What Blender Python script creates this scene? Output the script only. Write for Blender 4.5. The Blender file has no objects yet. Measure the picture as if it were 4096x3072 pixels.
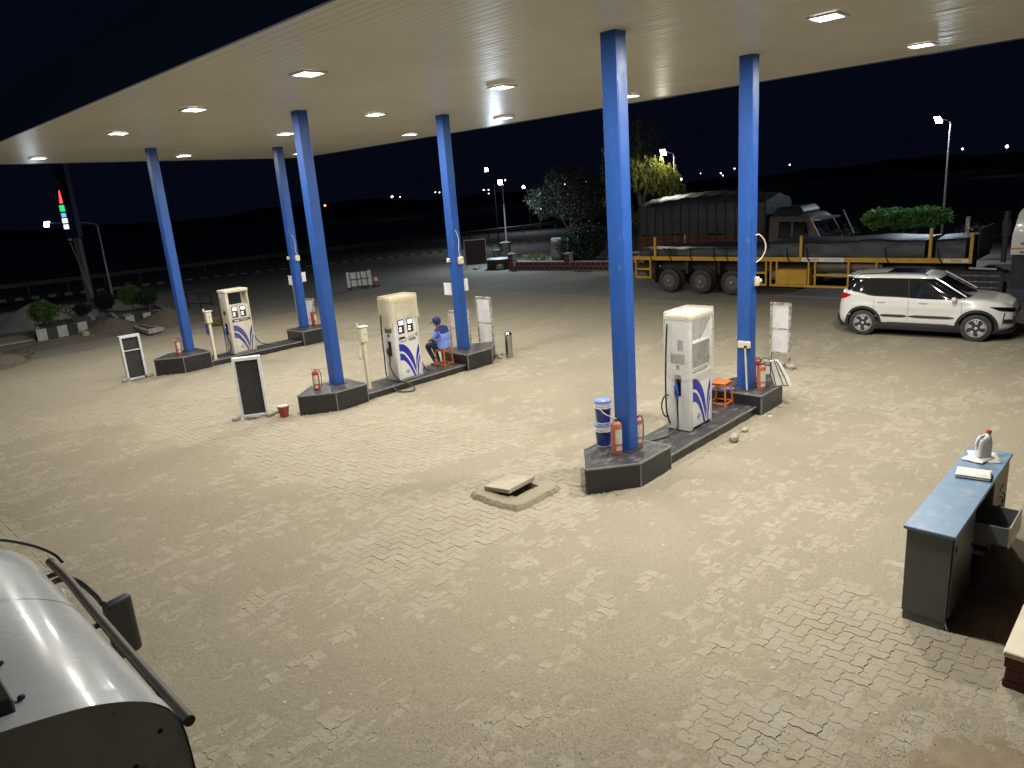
import bpy, bmesh, math, random
import numpy as np
from mathutils import Vector, Matrix
random.seed(7)
rng = np.random.default_rng(11)
R_ = math.radians
SC = bpy.context.scene
COL = SC.collection

# ------------------------------------------------------------------ camera, sky, exposure
H_CAM = 4.33
YAW, PITCH, ROLL = 0.777683, 0.260356, -0.0760595
FOC = 0.701505                      # focal length / picture width
F = Vector((math.cos(YAW)*math.cos(PITCH), math.sin(YAW)*math.cos(PITCH), -math.sin(PITCH)))
R0 = Vector((math.sin(YAW), -math.cos(YAW), 0)); U0 = R0.cross(F)
RX = math.cos(ROLL)*R0 + math.sin(ROLL)*U0
UX = -math.sin(ROLL)*R0 + math.cos(ROLL)*U0
cam = bpy.data.cameras.new('camera'); cam.sensor_width = 36; cam.lens = 36*FOC
cam.clip_start = 0.05; cam.clip_end = 3000
cam_o = bpy.data.objects.new('camera', cam); COL.objects.link(cam_o)
mw = Matrix.Identity(4)
for i in range(3):
    mw[i][0], mw[i][1], mw[i][2] = RX[i], UX[i], -F[i]
mw[2][3] = H_CAM
cam_o.matrix_world = mw
SC.camera = cam_o

world = bpy.data.worlds.new('World'); SC.world = world; world.use_nodes = True
wn = world.node_tree; wn.nodes.clear()
wo = wn.nodes.new('ShaderNodeOutputWorld'); wb = wn.nodes.new('ShaderNodeBackground')
wb.inputs['Color'].default_value = (0.17, 0.28, 0.74, 1)      # clear night sky, even all round
wb.inputs['Strength'].default_value = 0.0085
wn.links.new(wb.outputs[0], wo.inputs[0])

SC.view_settings.view_transform = 'Standard'; SC.view_settings.look = 'None'
SC.view_settings.exposure = 0.0; SC.view_settings.gamma = 1.0
SC.render.engine = 'CYCLES'
SC.cycles.max_bounces = 7; SC.cycles.diffuse_bounces = 4; SC.cycles.glossy_bounces = 3
SC.cycles.transmission_bounces = 4; SC.cycles.transparent_max_bounces = 12
SC.cycles.sample_clamp_indirect = 6.0
SC.cycles.use_denoising = True
try: SC.cycles.denoiser = 'OPENIMAGEDENOISE'
except Exception: pass
SC.cycles.use_light_tree = True
SC.cycles.caustics_reflective = False; SC.cycles.caustics_refractive = False

LAMP_W = 182.0          # one canopy fitting
LAMP_C = (1.0, 0.975, 0.92)
STREET_C = (0.72, 0.86, 1.0)

# ------------------------------------------------------------------ picture -> place
def ray(u, v):                       # pixel of the 4096 x 3072 photograph -> direction
    f = FOC*4096
    return RX*((u-2048)/f) + UX*((1536-v)/f) + F
def gp(u, v, z=0.0):
    d = ray(u, v); t = (z-H_CAM)/d.z
    return Vector((d.x*t, d.y*t, z))
def ad(u, v, D):
    d = ray(u, v); k = D/math.hypot(d.x, d.y)
    return Vector((d.x*k, d.y*k, H_CAM+d.z*k))

def zg(x, y):                        # the forecourt falls gently towards the road
    s = min(max((y-6.0)/20.0, 0), 1)*0.125
    k = min(max((22.0-x)/6.0, 0), 1)
    return -s*k
def zgn(x, y):
    return -np.clip((y-6)/20, 0, 1)*0.125*np.clip((22-x)/6, 0, 1)

# ------------------------------------------------------------------ mesh helpers
OFF = {}
class MB:
    def __init__(s): s.v = []; s.f = []; s.m = []; s.mi = 0
    def add(s, vs, fs):
        o = len(s.v); s.v += [tuple(p) for p in vs]
        for f in fs: s.f.append(tuple(i+o for i in f)); s.m.append(s.mi)
        return s
    def box(s, x0, x1, y0, y1, z0, z1, M=None):
        vs = [Vector(p) for p in ((x0,y0,z0),(x1,y0,z0),(x1,y1,z0),(x0,y1,z0),(x0,y0,z1),(x1,y0,z1),(x1,y1,z1),(x0,y1,z1))]
        if M: vs = [M @ p for p in vs]
        return s.add(vs, [(3,2,1,0),(4,5,6,7),(0,1,5,4),(1,2,6,5),(2,3,7,6),(3,0,4,7)])
    def cbox(s, c, d, rz=0, rx=0, ry=0):
        M = Matrix.Translation(c) @ Matrix.Rotation(rz,4,'Z') @ Matrix.Rotation(rx,4,'X') @ Matrix.Rotation(ry,4,'Y')
        return s.box(-d[0]/2,d[0]/2,-d[1]/2,d[1]/2,-d[2]/2,d[2]/2,M)
    def bar(s, p, q, w, h=None, up=(0,0,1)):
        p, q = Vector(p), Vector(q); h = h or w
        d = q-p; L = d.length; x = d.normalized(); up = Vector(up)
        if abs(x.dot(up)) > .95: up = Vector((1,0,0))
        y = up.cross(x).normalized(); z = x.cross(y)
        M = Matrix((( x.x,y.x,z.x,p.x),(x.y,y.y,z.y,p.y),(x.z,y.z,z.z,p.z),(0,0,0,1)))
        return s.box(0,L,-w/2,w/2,-h/2,h/2,M)
    def prism(s, poly, z0, z1, zf=None):
        n = len(poly)
        vs = [(p[0],p[1],z0) for p in poly]+[(p[0],p[1],z1) for p in poly]
        fs = [tuple(range(n-1,-1,-1)), tuple(range(n,2*n))]+[(i,(i+1)%n,n+(i+1)%n,n+i) for i in range(n)]
        return s.add(vs, fs)
    def tube(s, pts, r, n=8, cap=True):
        pts = [Vector(p) for p in pts]; k = len(pts)
        rs = r if isinstance(r, (list, tuple)) else [r]*k
        t0 = (pts[1]-pts[0]).normalized()
        a = Vector((0,0,1)) if abs(t0.z) < .9 else Vector((1,0,0))
        nx = t0.cross(a).normalized(); vs = []
        for i in range(k):
            t = (pts[min(i+1,k-1)]-pts[max(i-1,0)]).normalized()
            nx = (nx - t*nx.dot(t)).normalized(); ny = t.cross(nx)
            for j in range(n):
                an = 2*math.pi*j/n
                vs.append(pts[i]+(nx*math.cos(an)+ny*math.sin(an))*rs[i])
        fs = [(i*n+j, i*n+(j+1)%n, (i+1)*n+(j+1)%n, (i+1)*n+j) for i in range(k-1) for j in range(n)]
        if cap: fs += [tuple(range(n-1,-1,-1)), tuple(range((k-1)*n, k*n))]
        return s.add(vs, fs)
    def lathe(s, prof, n=20, M=None):
        vs = []; k = len(prof)
        for (r, z) in prof:
            for j in range(n):
                a = 2*math.pi*j/n; p = Vector((r*math.cos(a), r*math.sin(a), z))
                vs.append(M @ p if M else p)
        fs = [(i*n+j, i*n+(j+1)%n, (i+1)*n+(j+1)%n, (i+1)*n+j) for i in range(k-1) for j in range(n)]
        if prof[0][0] > 1e-4: fs.append(tuple(range(n-1,-1,-1)))
        if prof[-1][0] > 1e-4: fs.append(tuple(range((k-1)*n, k*n)))
        return s.add(vs, fs)
    def rings(s, rings, cap0=True, cap1=True):          # list of equal closed loops
        n = len(rings[0]); vs = [p for r in rings for p in r]; k = len(rings)
        fs = [(i*n+j, i*n+(j+1)%n, (i+1)*n+(j+1)%n, (i+1)*n+j) for i in range(k-1) for j in range(n)]
        if cap0: fs.append(tuple(range(n-1,-1,-1)))
        if cap1: fs.append(tuple(range((k-1)*n, k*n)))
        return s.add(vs, fs)
    def strip(s, A, B):                                  # quads between two polylines
        n = len(A)
        return s.add(list(A)+list(B), [(i, i+1, n+i+1, n+i) for i in range(n-1)])
    def build(s, name, mat, parent=None, bevel=0, smooth=False, segs=1, ang=40):
        off = OFF.get(parent.name, None) if parent else None
        vs = s.v
        if off is not None: vs = [(p[0]-off[0], p[1]-off[1], p[2]-off[2]) for p in vs]
        me = bpy.data.meshes.new(name); me.from_pydata(vs, [], s.f)
        mats = mat if isinstance(mat, (list, tuple)) else [mat]
        for m in mats: me.materials.append(m)
        if len(mats) > 1: me.polygons.foreach_set('material_index', s.m)
        bm = bmesh.new(); bm.from_mesh(me)
        bmesh.ops.recalc_face_normals(bm, faces=bm.faces)
        if bevel > 0:
            ed = [e for e in bm.edges if len(e.link_faces) == 2 and e.calc_face_angle(0) > .6]
            if ed: bmesh.ops.bevel(bm, geom=ed, offset=bevel, offset_type='OFFSET', segments=segs, profile=.5, affect='EDGES', clamp_overlap=True)
        bm.to_mesh(me); bm.free()
        if smooth:
            me.polygons.foreach_set('use_smooth', [True]*len(me.polygons))
            try: me.set_sharp_from_angle(angle=R_(ang))
            except Exception: pass
        o = bpy.data.objects.new(name, me); COL.objects.link(o)
        if parent:
            o.parent = parent
            if off is not None: OFF[o.name] = off
        return o

def tag(o, label=None, cat=None, group=None, kind=None):
    if label: o['label'] = label
    if cat: o['category'] = cat
    if group: o['group'] = group
    if kind: o['kind'] = kind
    return o
def thing(name, label, cat, loc=(0,0,0), rz=0, group=None, world=False):
    o = bpy.data.objects.new(name, None); COL.objects.link(o); o.empty_display_size = .1
    o.location = loc; o.rotation_euler = (0,0,rz)
    tag(o, label, cat, group)
    if world: OFF[o.name] = tuple(loc)
    return o
def copy_tree(o, parent=None, root=True):
    c = o.copy(); COL.objects.link(c); c.parent = parent
    for ch in [x for x in o.children]: copy_tree(ch, c, False)
    return c
def quads_obj(name, Q, mat, parent=None, rnd=None):      # Q: (n,k,3) separate polygons
    n, k = Q.shape[:2]
    off = OFF.get(parent.name) if parent else None
    V = Q.reshape(-1, 3).astype(np.float32)
    if off is not None: V = V - np.array(off, np.float32)
    me = bpy.data.meshes.new(name)
    me.vertices.add(n*k); me.vertices.foreach_set('co', V.ravel())
    me.loops.add(n*k); me.loops.foreach_set('vertex_index', np.arange(n*k, dtype=np.int32))
    me.polygons.add(n); me.polygons.foreach_set('loop_start', np.arange(0, n*k, k, dtype=np.int32))
    me.polygons.foreach_set('loop_total', np.full(n, k, np.int32))
    me.polygons.foreach_set('use_smooth', np.zeros(n, bool))
    me.update(calc_edges=True); me.materials.append(mat)
    if rnd is not None:
        a = me.attributes.new('tint', 'FLOAT', 'FACE'); a.data.foreach_set('value', rnd.astype(np.float32))
    o = bpy.data.objects.new(name, me); COL.objects.link(o)
    if parent: o.parent = parent
    if parent and off is not None: OFF[o.name] = off
    return o
def mesh_obj(name, V, Fq, mat, parent=None, smooth=False):   # V (n,3), Fq (m,4) ints
    me = bpy.data.meshes.new(name); m, k = Fq.shape
    me.vertices.add(len(V)); me.vertices.foreach_set('co', np.asarray(V, np.float32).ravel())
    me.loops.add(m*k); me.loops.foreach_set('vertex_index', Fq.astype(np.int32).ravel())
    me.polygons.add(m); me.polygons.foreach_set('loop_start', np.arange(0, m*k, k, dtype=np.int32))
    me.polygons.foreach_set('loop_total', np.full(m, k, np.int32))
    me.polygons.foreach_set('use_smooth', np.full(m, bool(smooth)))
    me.update(calc_edges=True); me.materials.append(mat)
    o = bpy.data.objects.new(name, me); COL.objects.link(o)
    if parent: o.parent = parent
    return o
def cr(pts, k=8):                                        # Catmull-Rom through points
    P = [Vector(p) for p in pts]; P = [P[0]*2-P[1]]+P+[P[-1]*2-P[-2]]; out = []
    for i in range(1, len(P)-2):
        for j in range(k):
            t = j/k; a, b, c, d = P[i-1], P[i], P[i+1], P[i+2]
            out.append(.5*((2*b)+(c-a)*t+(2*a-5*b+4*c-d)*t*t+(3*b-a-3*c+d)*t**3))
    out.append(P[-2]); return out
def text(s, size, mat, parent, M, name='lettering', depth=.001, ax='CENTER'):
    cu = bpy.data.curves.new(name, 'FONT'); cu.body = s; cu.size = size; cu.extrude = depth
    cu.align_x = ax; cu.align_y = 'CENTER'; cu.resolution_u = 3
    t = bpy.data.objects.new(name, cu); COL.objects.link(t)
    dg = bpy.context.evaluated_depsgraph_get()
    me = bpy.data.meshes.new_from_object(t.evaluated_get(dg)); bpy.data.objects.remove(t)
    off = OFF.get(parent.name)
    if off is not None: M = Matrix.Translation((-off[0],-off[1],-off[2])) @ M
    me.transform(M); me.materials.clear(); me.materials.append(mat)
    o = bpy.data.objects.new(name, me); COL.objects.link(o); o.parent = parent
    return o

def marks(parent, M, w, h, m, n=6, name='worn_lettering'):      # worn lettering that can no longer be read
    mb = MB(); x = -w/2
    for i in range(n):
        cw = w/n*random.uniform(.5,.85)
        for (a,b,c,d) in ((0,.3,0,1),(.3,1,.75,1),(.3,1,0,.22)) if i % 2 else ((0,.28,0,1),(.72,1,0,1),(.28,.72,.4,.62)):
            q = [M @ Vector((x+cw*a,h*(c-.5),0)), M @ Vector((x+cw*b,h*(c-.5),0)), M @ Vector((x+cw*b,h*(d-.5),0)), M @ Vector((x+cw*a,h*(d-.5),0))]
            mb.add(q, [(0,1,2,3)])
        x += w/n
    return mb.build(name, m, parent)

# value noise for the ground
def _hash(ix, iy, s):
    h = (ix.astype(np.int64)*374761393 + iy.astype(np.int64)*668265263 + s*974634777) & 0xffffffff
    h = ((h ^ (h >> 13))*1274126177) & 0xffffffff
    return ((h ^ (h >> 16)) & 0xffff)/65535.0
def vnoise(x, y, s=0):
    ix, iy = np.floor(x), np.floor(y); fx, fy = x-ix, y-iy
    fx = fx*fx*(3-2*fx); fy = fy*fy*(3-2*fy)
    a, b = _hash(ix,iy,s), _hash(ix+1,iy,s); c, d = _hash(ix,iy+1,s), _hash(ix+1,iy+1,s)
    return (a*(1-fx)+b*fx)*(1-fy)+(c*(1-fx)+d*fx)*fy
def fbm(x, y, o=4, s=0):
    t = 0; am = .5; tot = 0
    for i in range(o):
        t = t+am*vnoise(x, y, s+i*17); tot += am; x = x*2.03+5.1; y = y*2.03+1.7; am *= .5
    return t/tot

# ------------------------------------------------------------------ materials
MATS = {}
def mat(name, c, rough=.5, metal=0, c2=None, ns=6, lo=.35, hi=.65, bump=0, bs=80, spec=.5, emit=0, ec=None,
        c3=None, ns3=30, lo3=.55, hi3=.7, pos=False, coat=0, rvar=0, alpha=1.0, stretch=None, det=6, bdist=.01):
    m = bpy.data.materials.new(name); m.use_nodes = True; nt = m.node_tree; N = nt.nodes; L = nt.links
    b = N['Principled BSDF']
    b.inputs['Base Color'].default_value = (*c, 1); b.inputs['Roughness'].default_value = rough
    b.inputs['Metallic'].default_value = metal; b.inputs['Specular IOR Level'].default_value = spec
    if coat: b.inputs['Coat Weight'].default_value = coat; b.inputs['Coat Roughness'].default_value = .08
    if emit:
        b.inputs['Emission Color'].default_value = (*(ec or c), 1); b.inputs['Emission Strength'].default_value = emit
    if c2 or bump or c3 or rvar:
        if pos: g = N.new('ShaderNodeNewGeometry'); out = g.outputs['Position']
        else: g = N.new('ShaderNodeTexCoord'); out = g.outputs['Object']
        if stretch:
            mp = N.new('ShaderNodeMapping'); mp.inputs['Scale'].default_value = stretch
            L.new(out, mp.inputs['Vector']); out = mp.outputs[0]
        def noi(scale, d=det):
            n = N.new('ShaderNodeTexNoise'); n.inputs['Scale'].default_value = scale; n.inputs['Detail'].default_value = d
            n.inputs['Roughness'].default_value = .62
            L.new(out, n.inputs['Vector']); return n
        def ramp(src, a, z):
            r = N.new('ShaderNodeMapRange'); r.inputs['From Min'].default_value = a; r.inputs['From Max'].default_value = z
            L.new(src, r.inputs['Value']); return r
        cur = None
        if c2:
            r = ramp(noi(ns).outputs['Fac'], lo, hi); mx = N.new('ShaderNodeMix'); mx.data_type = 'RGBA'
            mx.inputs['A'].default_value = (*c, 1); mx.inputs['B'].default_value = (*c2, 1)
            L.new(r.outputs[0], mx.inputs['Factor']); cur = mx.outputs['Result']
        if c3:
            r = ramp(noi(ns3).outputs['Fac'], lo3, hi3); mx = N.new('ShaderNodeMix'); mx.data_type = 'RGBA'
            mx.inputs['B'].default_value = (*c3, 1)
            if cur: L.new(cur, mx.inputs['A'])
            else: mx.inputs['A'].default_value = (*c, 1)
            L.new(r.outputs[0], mx.inputs['Factor']); cur = mx.outputs['Result']
        if cur: L.new(cur, b.inputs['Base Color'])
        if rvar:
            r = ramp(noi(ns*2.3).outputs['Fac'], .3, .7); r.inputs['To Min'].default_value = max(rough-rvar,.02); r.inputs['To Max'].default_value = min(rough+rvar,1)
            L.new(r.outputs[0], b.inputs['Roughness'])
        if bump:
            bp = N.new('ShaderNodeBump'); bp.inputs['Strength'].default_value = bump; bp.inputs['Distance'].default_value = bdist
            L.new(noi(bs).outputs['Fac'], bp.inputs['Height']); L.new(bp.outputs[0], b.inputs['Normal'])
    MATS[name] = m; return m

DUST = (.40, .33, .22)
m_blue = mat('blue_paint', (.016,.076,.31), .45, c2=(.022,.092,.35), ns=3, c3=(.14,.22,.42), ns3=12, lo3=.66, hi3=.78, rvar=.1, stretch=(1,1,.35))
m_navy = mat('navy_fascia', (.03,.075,.19), .45, c2=(.036,.085,.21), ns=1)
m_soffit = mat('cream_soffit', (.62,.59,.51), .34, c2=(.56,.53,.455), ns=.5, bump=.09, bs=1.6, pos=True, bdist=.05)
m_dark = mat('dark_void', (.012,.012,.013), .8)
m_granite = mat('black_granite', (.017,.017,.019), .32, c2=(.032,.032,.034), ns=60, lo=.45, hi=.75, c3=(.06,.057,.052), ns3=3, lo3=.55, hi3=.85, rvar=.15)
m_edge = mat('pale_edge', (.27,.265,.25), .5, c2=(.17,.165,.155), ns=7)
m_granite_top = mat('dusty_granite', (.022,.022,.025), .4, c2=(.05,.049,.048), ns=50, c3=(.17,.16,.14), ns3=4, lo3=.5, hi3=.74, rvar=.15, stretch=(1,2.2,1))
m_mortar = mat('pale_mortar', (.42,.40,.36), .85, c2=(.3,.28,.24), ns=9, bump=.3, bs=60)
m_white = mat('white_enamel', (.74,.73,.70), .36, c2=(.67,.655,.61), ns=2.5, c3=(.5,.44,.33), ns3=5, lo3=.66, hi3=.85)
m_white_old = mat('stained_white', (.64,.60,.52), .45, c2=(.52,.46,.35), ns=3, c3=(.3,.24,.16), ns3=6, lo3=.62, hi3=.8)
m_cream = mat('cream_plastic', (.70,.64,.47), .4, c2=(.62,.55,.4), ns=4)
m_black = mat('black_rubber', (.013,.013,.014), .5, c2=(.03,.028,.026), ns=8)
m_blackgloss = mat('black_gloss', (.008,.008,.009), .08)
m_swoosh = mat('royal_blue_vinyl', (.012,.016,.30), .35, c2=(.02,.028,.36), ns=6)
m_swoosh_f = mat('faded_blue_vinyl', (.03,.04,.22), .5, c2=(.10,.105,.24), ns=7)
m_nozzle = mat('blue_nozzle', (.015,.08,.45), .35)
m_steel = mat('bare_steel', (.52,.5,.46), .3, 1, c2=(.42,.4,.36), ns=20, rvar=.1)
m_grey = mat('grey_metal', (.22,.22,.21), .5, .3, c2=(.15,.145,.135), ns=7)
m_screen = mat('lit_screen', (.8,.8,.8), .3, emit=1.3, ec=(1,.99,.95))
m_slate = mat('dark_board', (.018,.019,.02), .6, c2=(.035,.035,.035), ns=9, bump=.5, bs=9, bdist=.02)
m_frame = mat('bright_frame', (.74,.74,.75), .35, c2=(.6,.6,.6), ns=8)
m_framed = mat('rusty_frame', (.17,.13,.1), .6, c2=(.5,.47,.42), ns=9, lo=.4, hi=.6)
m_sheet = mat('white_sheet', (.72,.72,.72), .5, c2=(.62,.61,.6), ns=4, c3=(.5,.5,.52), ns3=10, lo3=.62, hi3=.72)
m_red = mat('faded_red', (.46,.15,.09), .5, c2=(.36,.1,.06), ns=6, c3=(.5,.3,.22), ns3=9, lo3=.6, hi3=.75)
m_red2 = mat('deep_red', (.36,.055,.035), .45, c2=(.28,.04,.03), ns=6)
m_label = mat('paper_label', (.68,.64,.56), .7, c2=(.5,.45,.38), ns=16)
m_orange = mat('orange_enamel', (.62,.17,.035), .42, c2=(.5,.12,.03), ns=9, c3=(.3,.12,.06), ns3=18, lo3=.65, hi3=.75)
m_pail = mat('pail_navy', (.02,.035,.22), .4, c2=(.05,.07,.26), ns=14, lo=.5, hi=.7)
m_pailw = mat('pail_white', (.70,.69,.68), .4)
m_pail_l = mat('pail_lid', (.16,.24,.55), .4)
m_conc = mat('concrete', (.40,.35,.26), .9, c2=(.31,.27,.2), ns=9, bump=.5, bs=45)
m_pebble = mat('pebble', (.5,.45,.36), .9, c2=(.34,.30,.23), ns=20)
m_stone = mat('stone', (.36,.33,.28), .9, c2=(.25,.22,.18), ns=9, bump=.6, bs=30)
m_yellow = mat('yellow_paint', (.56,.31,.02), .5, c2=(.44,.23,.02), ns=4, c3=(.14,.08,.03), ns3=9, lo3=.62, hi3=.75, pos=True)
m_tarp = mat('dark_tarp', (.018,.022,.026), .5, c2=(.034,.04,.045), ns=2, bump=.5, bs=6, bdist=.05, pos=True, stretch=(1,.3,1))
m_tyre = mat('tyre', (.022,.021,.02), .75, c2=(.05,.046,.04), ns=5)
m_hub = mat('hub_dusty', (.07,.064,.056), .7, c2=(.12,.11,.095), ns=7)
m_chassis = mat('chassis_dark', (.018,.017,.016), .7, c2=(.035,.03,.026), ns=5)
m_rust = mat('rust_red', (.12,.03,.018), .7, c2=(.07,.022,.016), ns=5)
m_carw = mat('car_white', (.72,.71,.66), .22, coat=.6, spec=.5)
m_glass = mat('car_glass', (.01,.011,.012), .06, spec=.6)
m_clad = mat('car_cladding', (.018,.018,.018), .55)
m_chrome = mat('chrome', (.75,.74,.72), .12, 1)
m_alloy = mat('alloy', (.62,.62,.63), .35, .35)
m_tail = mat('tail_lamp', (.45,.01,.015), .15)
m_desk = mat('desk_side', (.105,.118,.125), .42, c2=(.10,.10,.095), ns=4, c3=(.16,.145,.115), ns3=8, lo3=.6, hi3=.8)
m_deskt = mat('desk_top', (.10,.175,.26), .42, c2=(.14,.21,.29), ns=5, c3=(.30,.30,.27), ns3=6, lo3=.55, hi3=.78, rvar=.1)
m_brick = mat('painted_brick', (.13,.03,.024), .7, c2=(.085,.022,.02), ns=7)
m_whitew = mat('whitewash', (.5,.49,.46), .8, c2=(.4,.38,.34), ns=7, c3=(.2,.18,.15), ns3=9, lo3=.62, hi3=.78)
m_blackw = mat('black_kerb_paint', (.02,.021,.023), .7, c2=(.05,.05,.05), ns=7)
m_bark = mat('bark', (.12,.095,.07), .9, c2=(.07,.055,.04), ns=9, bump=.6, bs=25)
m_galv = mat('galvanised', (.42,.43,.45), .45, .5, c2=(.34,.34,.35), ns=5)
m_tank = mat('tank_white', (.42,.44,.435), .27, c2=(.38,.395,.385), ns=1.3, c3=(.36,.34,.29), ns3=5, lo3=.66, hi3=.82, coat=.25, rvar=.05)
m_tankd = mat('tank_rear', (.66,.65,.60), .5, c2=(.54,.53,.48), ns=3, c3=(.2,.19,.16), ns3=6, lo3=.62, hi3=.72)  # missing light put into the colour: rear white raised above the shell's
m_tube = mat('brown_tube', (.11,.085,.06), .5, c2=(.07,.055,.04), ns=6)
m_paper = mat('paper', (.72,.70,.64), .8, c2=(.6,.57,.5), ns=12)
m_skin = mat('skin', (.16,.075,.042), .5)
m_shirt = mat('light_blue_shirt', (.20,.30,.72), .85, c2=(.16,.25,.62), ns=14)
m_yoke = mat('navy_yoke', (.015,.022,.12), .85)
m_trouser = mat('navy_trousers', (.012,.016,.042), .85, c2=(.02,.026,.06), ns=12)
m_shoe = mat('shoe', (.12,.11,.10), .7)
m_gravel = mat('gravel_heap', (.55,.52,.44), .95, c2=(.32,.30,.26), ns=14, bump=.9, bs=60, pos=True)
m_soil = mat('soil_heap', (.155,.125,.095), .95, c2=(.11,.09,.068), ns=6, bump=.9, bs=40, pos=True)
m_asph = mat('asphalt', (.04,.041,.044), .85, c2=(.055,.055,.056), ns=2, bump=.3, bs=90, pos=True)

def mat_leaf(name, c, c2, rough=.55):
    m = bpy.data.materials.new(name); m.use_nodes = True; nt = m.node_tree; N = nt.nodes; L = nt.links
    b = N['Principled BSDF']; b.inputs['Roughness'].default_value = rough
    at = N.new('ShaderNodeAttribute'); at.attribute_name = 'tint'
    mx = N.new('ShaderNodeMix'); mx.data_type = 'RGBA'
    mx.inputs['A'].default_value = (*c, 1); mx.inputs['B'].default_value = (*c2, 1)
    L.new(at.outputs['Fac'], mx.inputs['Factor']); L.new(mx.outputs['Result'], b.inputs['Base Color'])
    tr = N.new('ShaderNodeBsdfTranslucent'); L.new(mx.outputs['Result'], tr.inputs['Color'])
    ms = N.new('ShaderNodeMixShader'); ms.inputs[0].default_value = .3
    L.new(b.outputs[0], ms.inputs[1]); L.new(tr.outputs[0], ms.inputs[2]); L.new(ms.outputs[0], N['Material Output'].inputs[0])
    return m
ml_green = mat_leaf('leaf_green', (.04,.10,.02), (.13,.24,.04))
ml_dark = mat_leaf('leaf_dark', (.02,.04,.02), (.045,.075,.035))
ml_olive = mat_leaf('leaf_olive', (.10,.12,.02), (.24,.25,.05))
ml_grey = mat_leaf('leaf_grey', (.04,.055,.035), (.085,.1,.065))
ml_bright = mat_leaf('leaf_bright', (.08,.21,.045), (.2,.38,.09))
ml_dry = mat_leaf('leaf_dry', (.18,.14,.05), (.32,.27,.08))

def mat_plastic(name, dens, c=(.72,.68,.58)):
    m = bpy.data.materials.new(name); m.use_nodes = True; nt = m.node_tree; N = nt.nodes; L = nt.links
    b = N['Principled BSDF']; b.inputs['Base Color'].default_value = (*c, 1); b.inputs['Roughness'].default_value = .22
    tc = N.new('ShaderNodeTexCoord'); mp = N.new('ShaderNodeMapping'); mp.inputs['Scale'].default_value = (1.6,1.6,.8)
    n = N.new('ShaderNodeTexNoise'); n.inputs['Scale'].default_value = 2.6; n.inputs['Detail'].default_value = 1.5; n.inputs['Distortion'].default_value = 2.2
    L.new(tc.outputs['Object'], mp.inputs[0]); L.new(mp.outputs[0], n.inputs['Vector'])
    bp = N.new('ShaderNodeBump'); bp.inputs['Strength'].default_value = .22; bp.inputs['Distance'].default_value = .04
    L.new(n.outputs['Fac'], bp.inputs['Height']); L.new(bp.outputs[0], b.inputs['Normal'])
    t = N.new('ShaderNodeBsdfTransparent'); ms = N.new('ShaderNodeMixShader')
    r = N.new('ShaderNodeMapRange'); r.inputs['From Min'].default_value = .35; r.inputs['From Max'].default_value = .7
    r.inputs['To Min'].default_value = dens-.04; r.inputs['To Max'].default_value = dens+.06
    L.new(n.outputs['Fac'], r.inputs['Value']); L.new(r.outputs[0], ms.inputs[0])
    L.new(t.outputs[0], ms.inputs[1]); L.new(b.outputs[0], ms.inputs[2]); L.new(ms.outputs[0], N['Material Output'].inputs[0])
    return m
m_film = mat_plastic('clear_film', .33, (.78,.76,.70))
m_film2 = mat_plastic('cream_film', .54, (.76,.68,.48))

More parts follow.
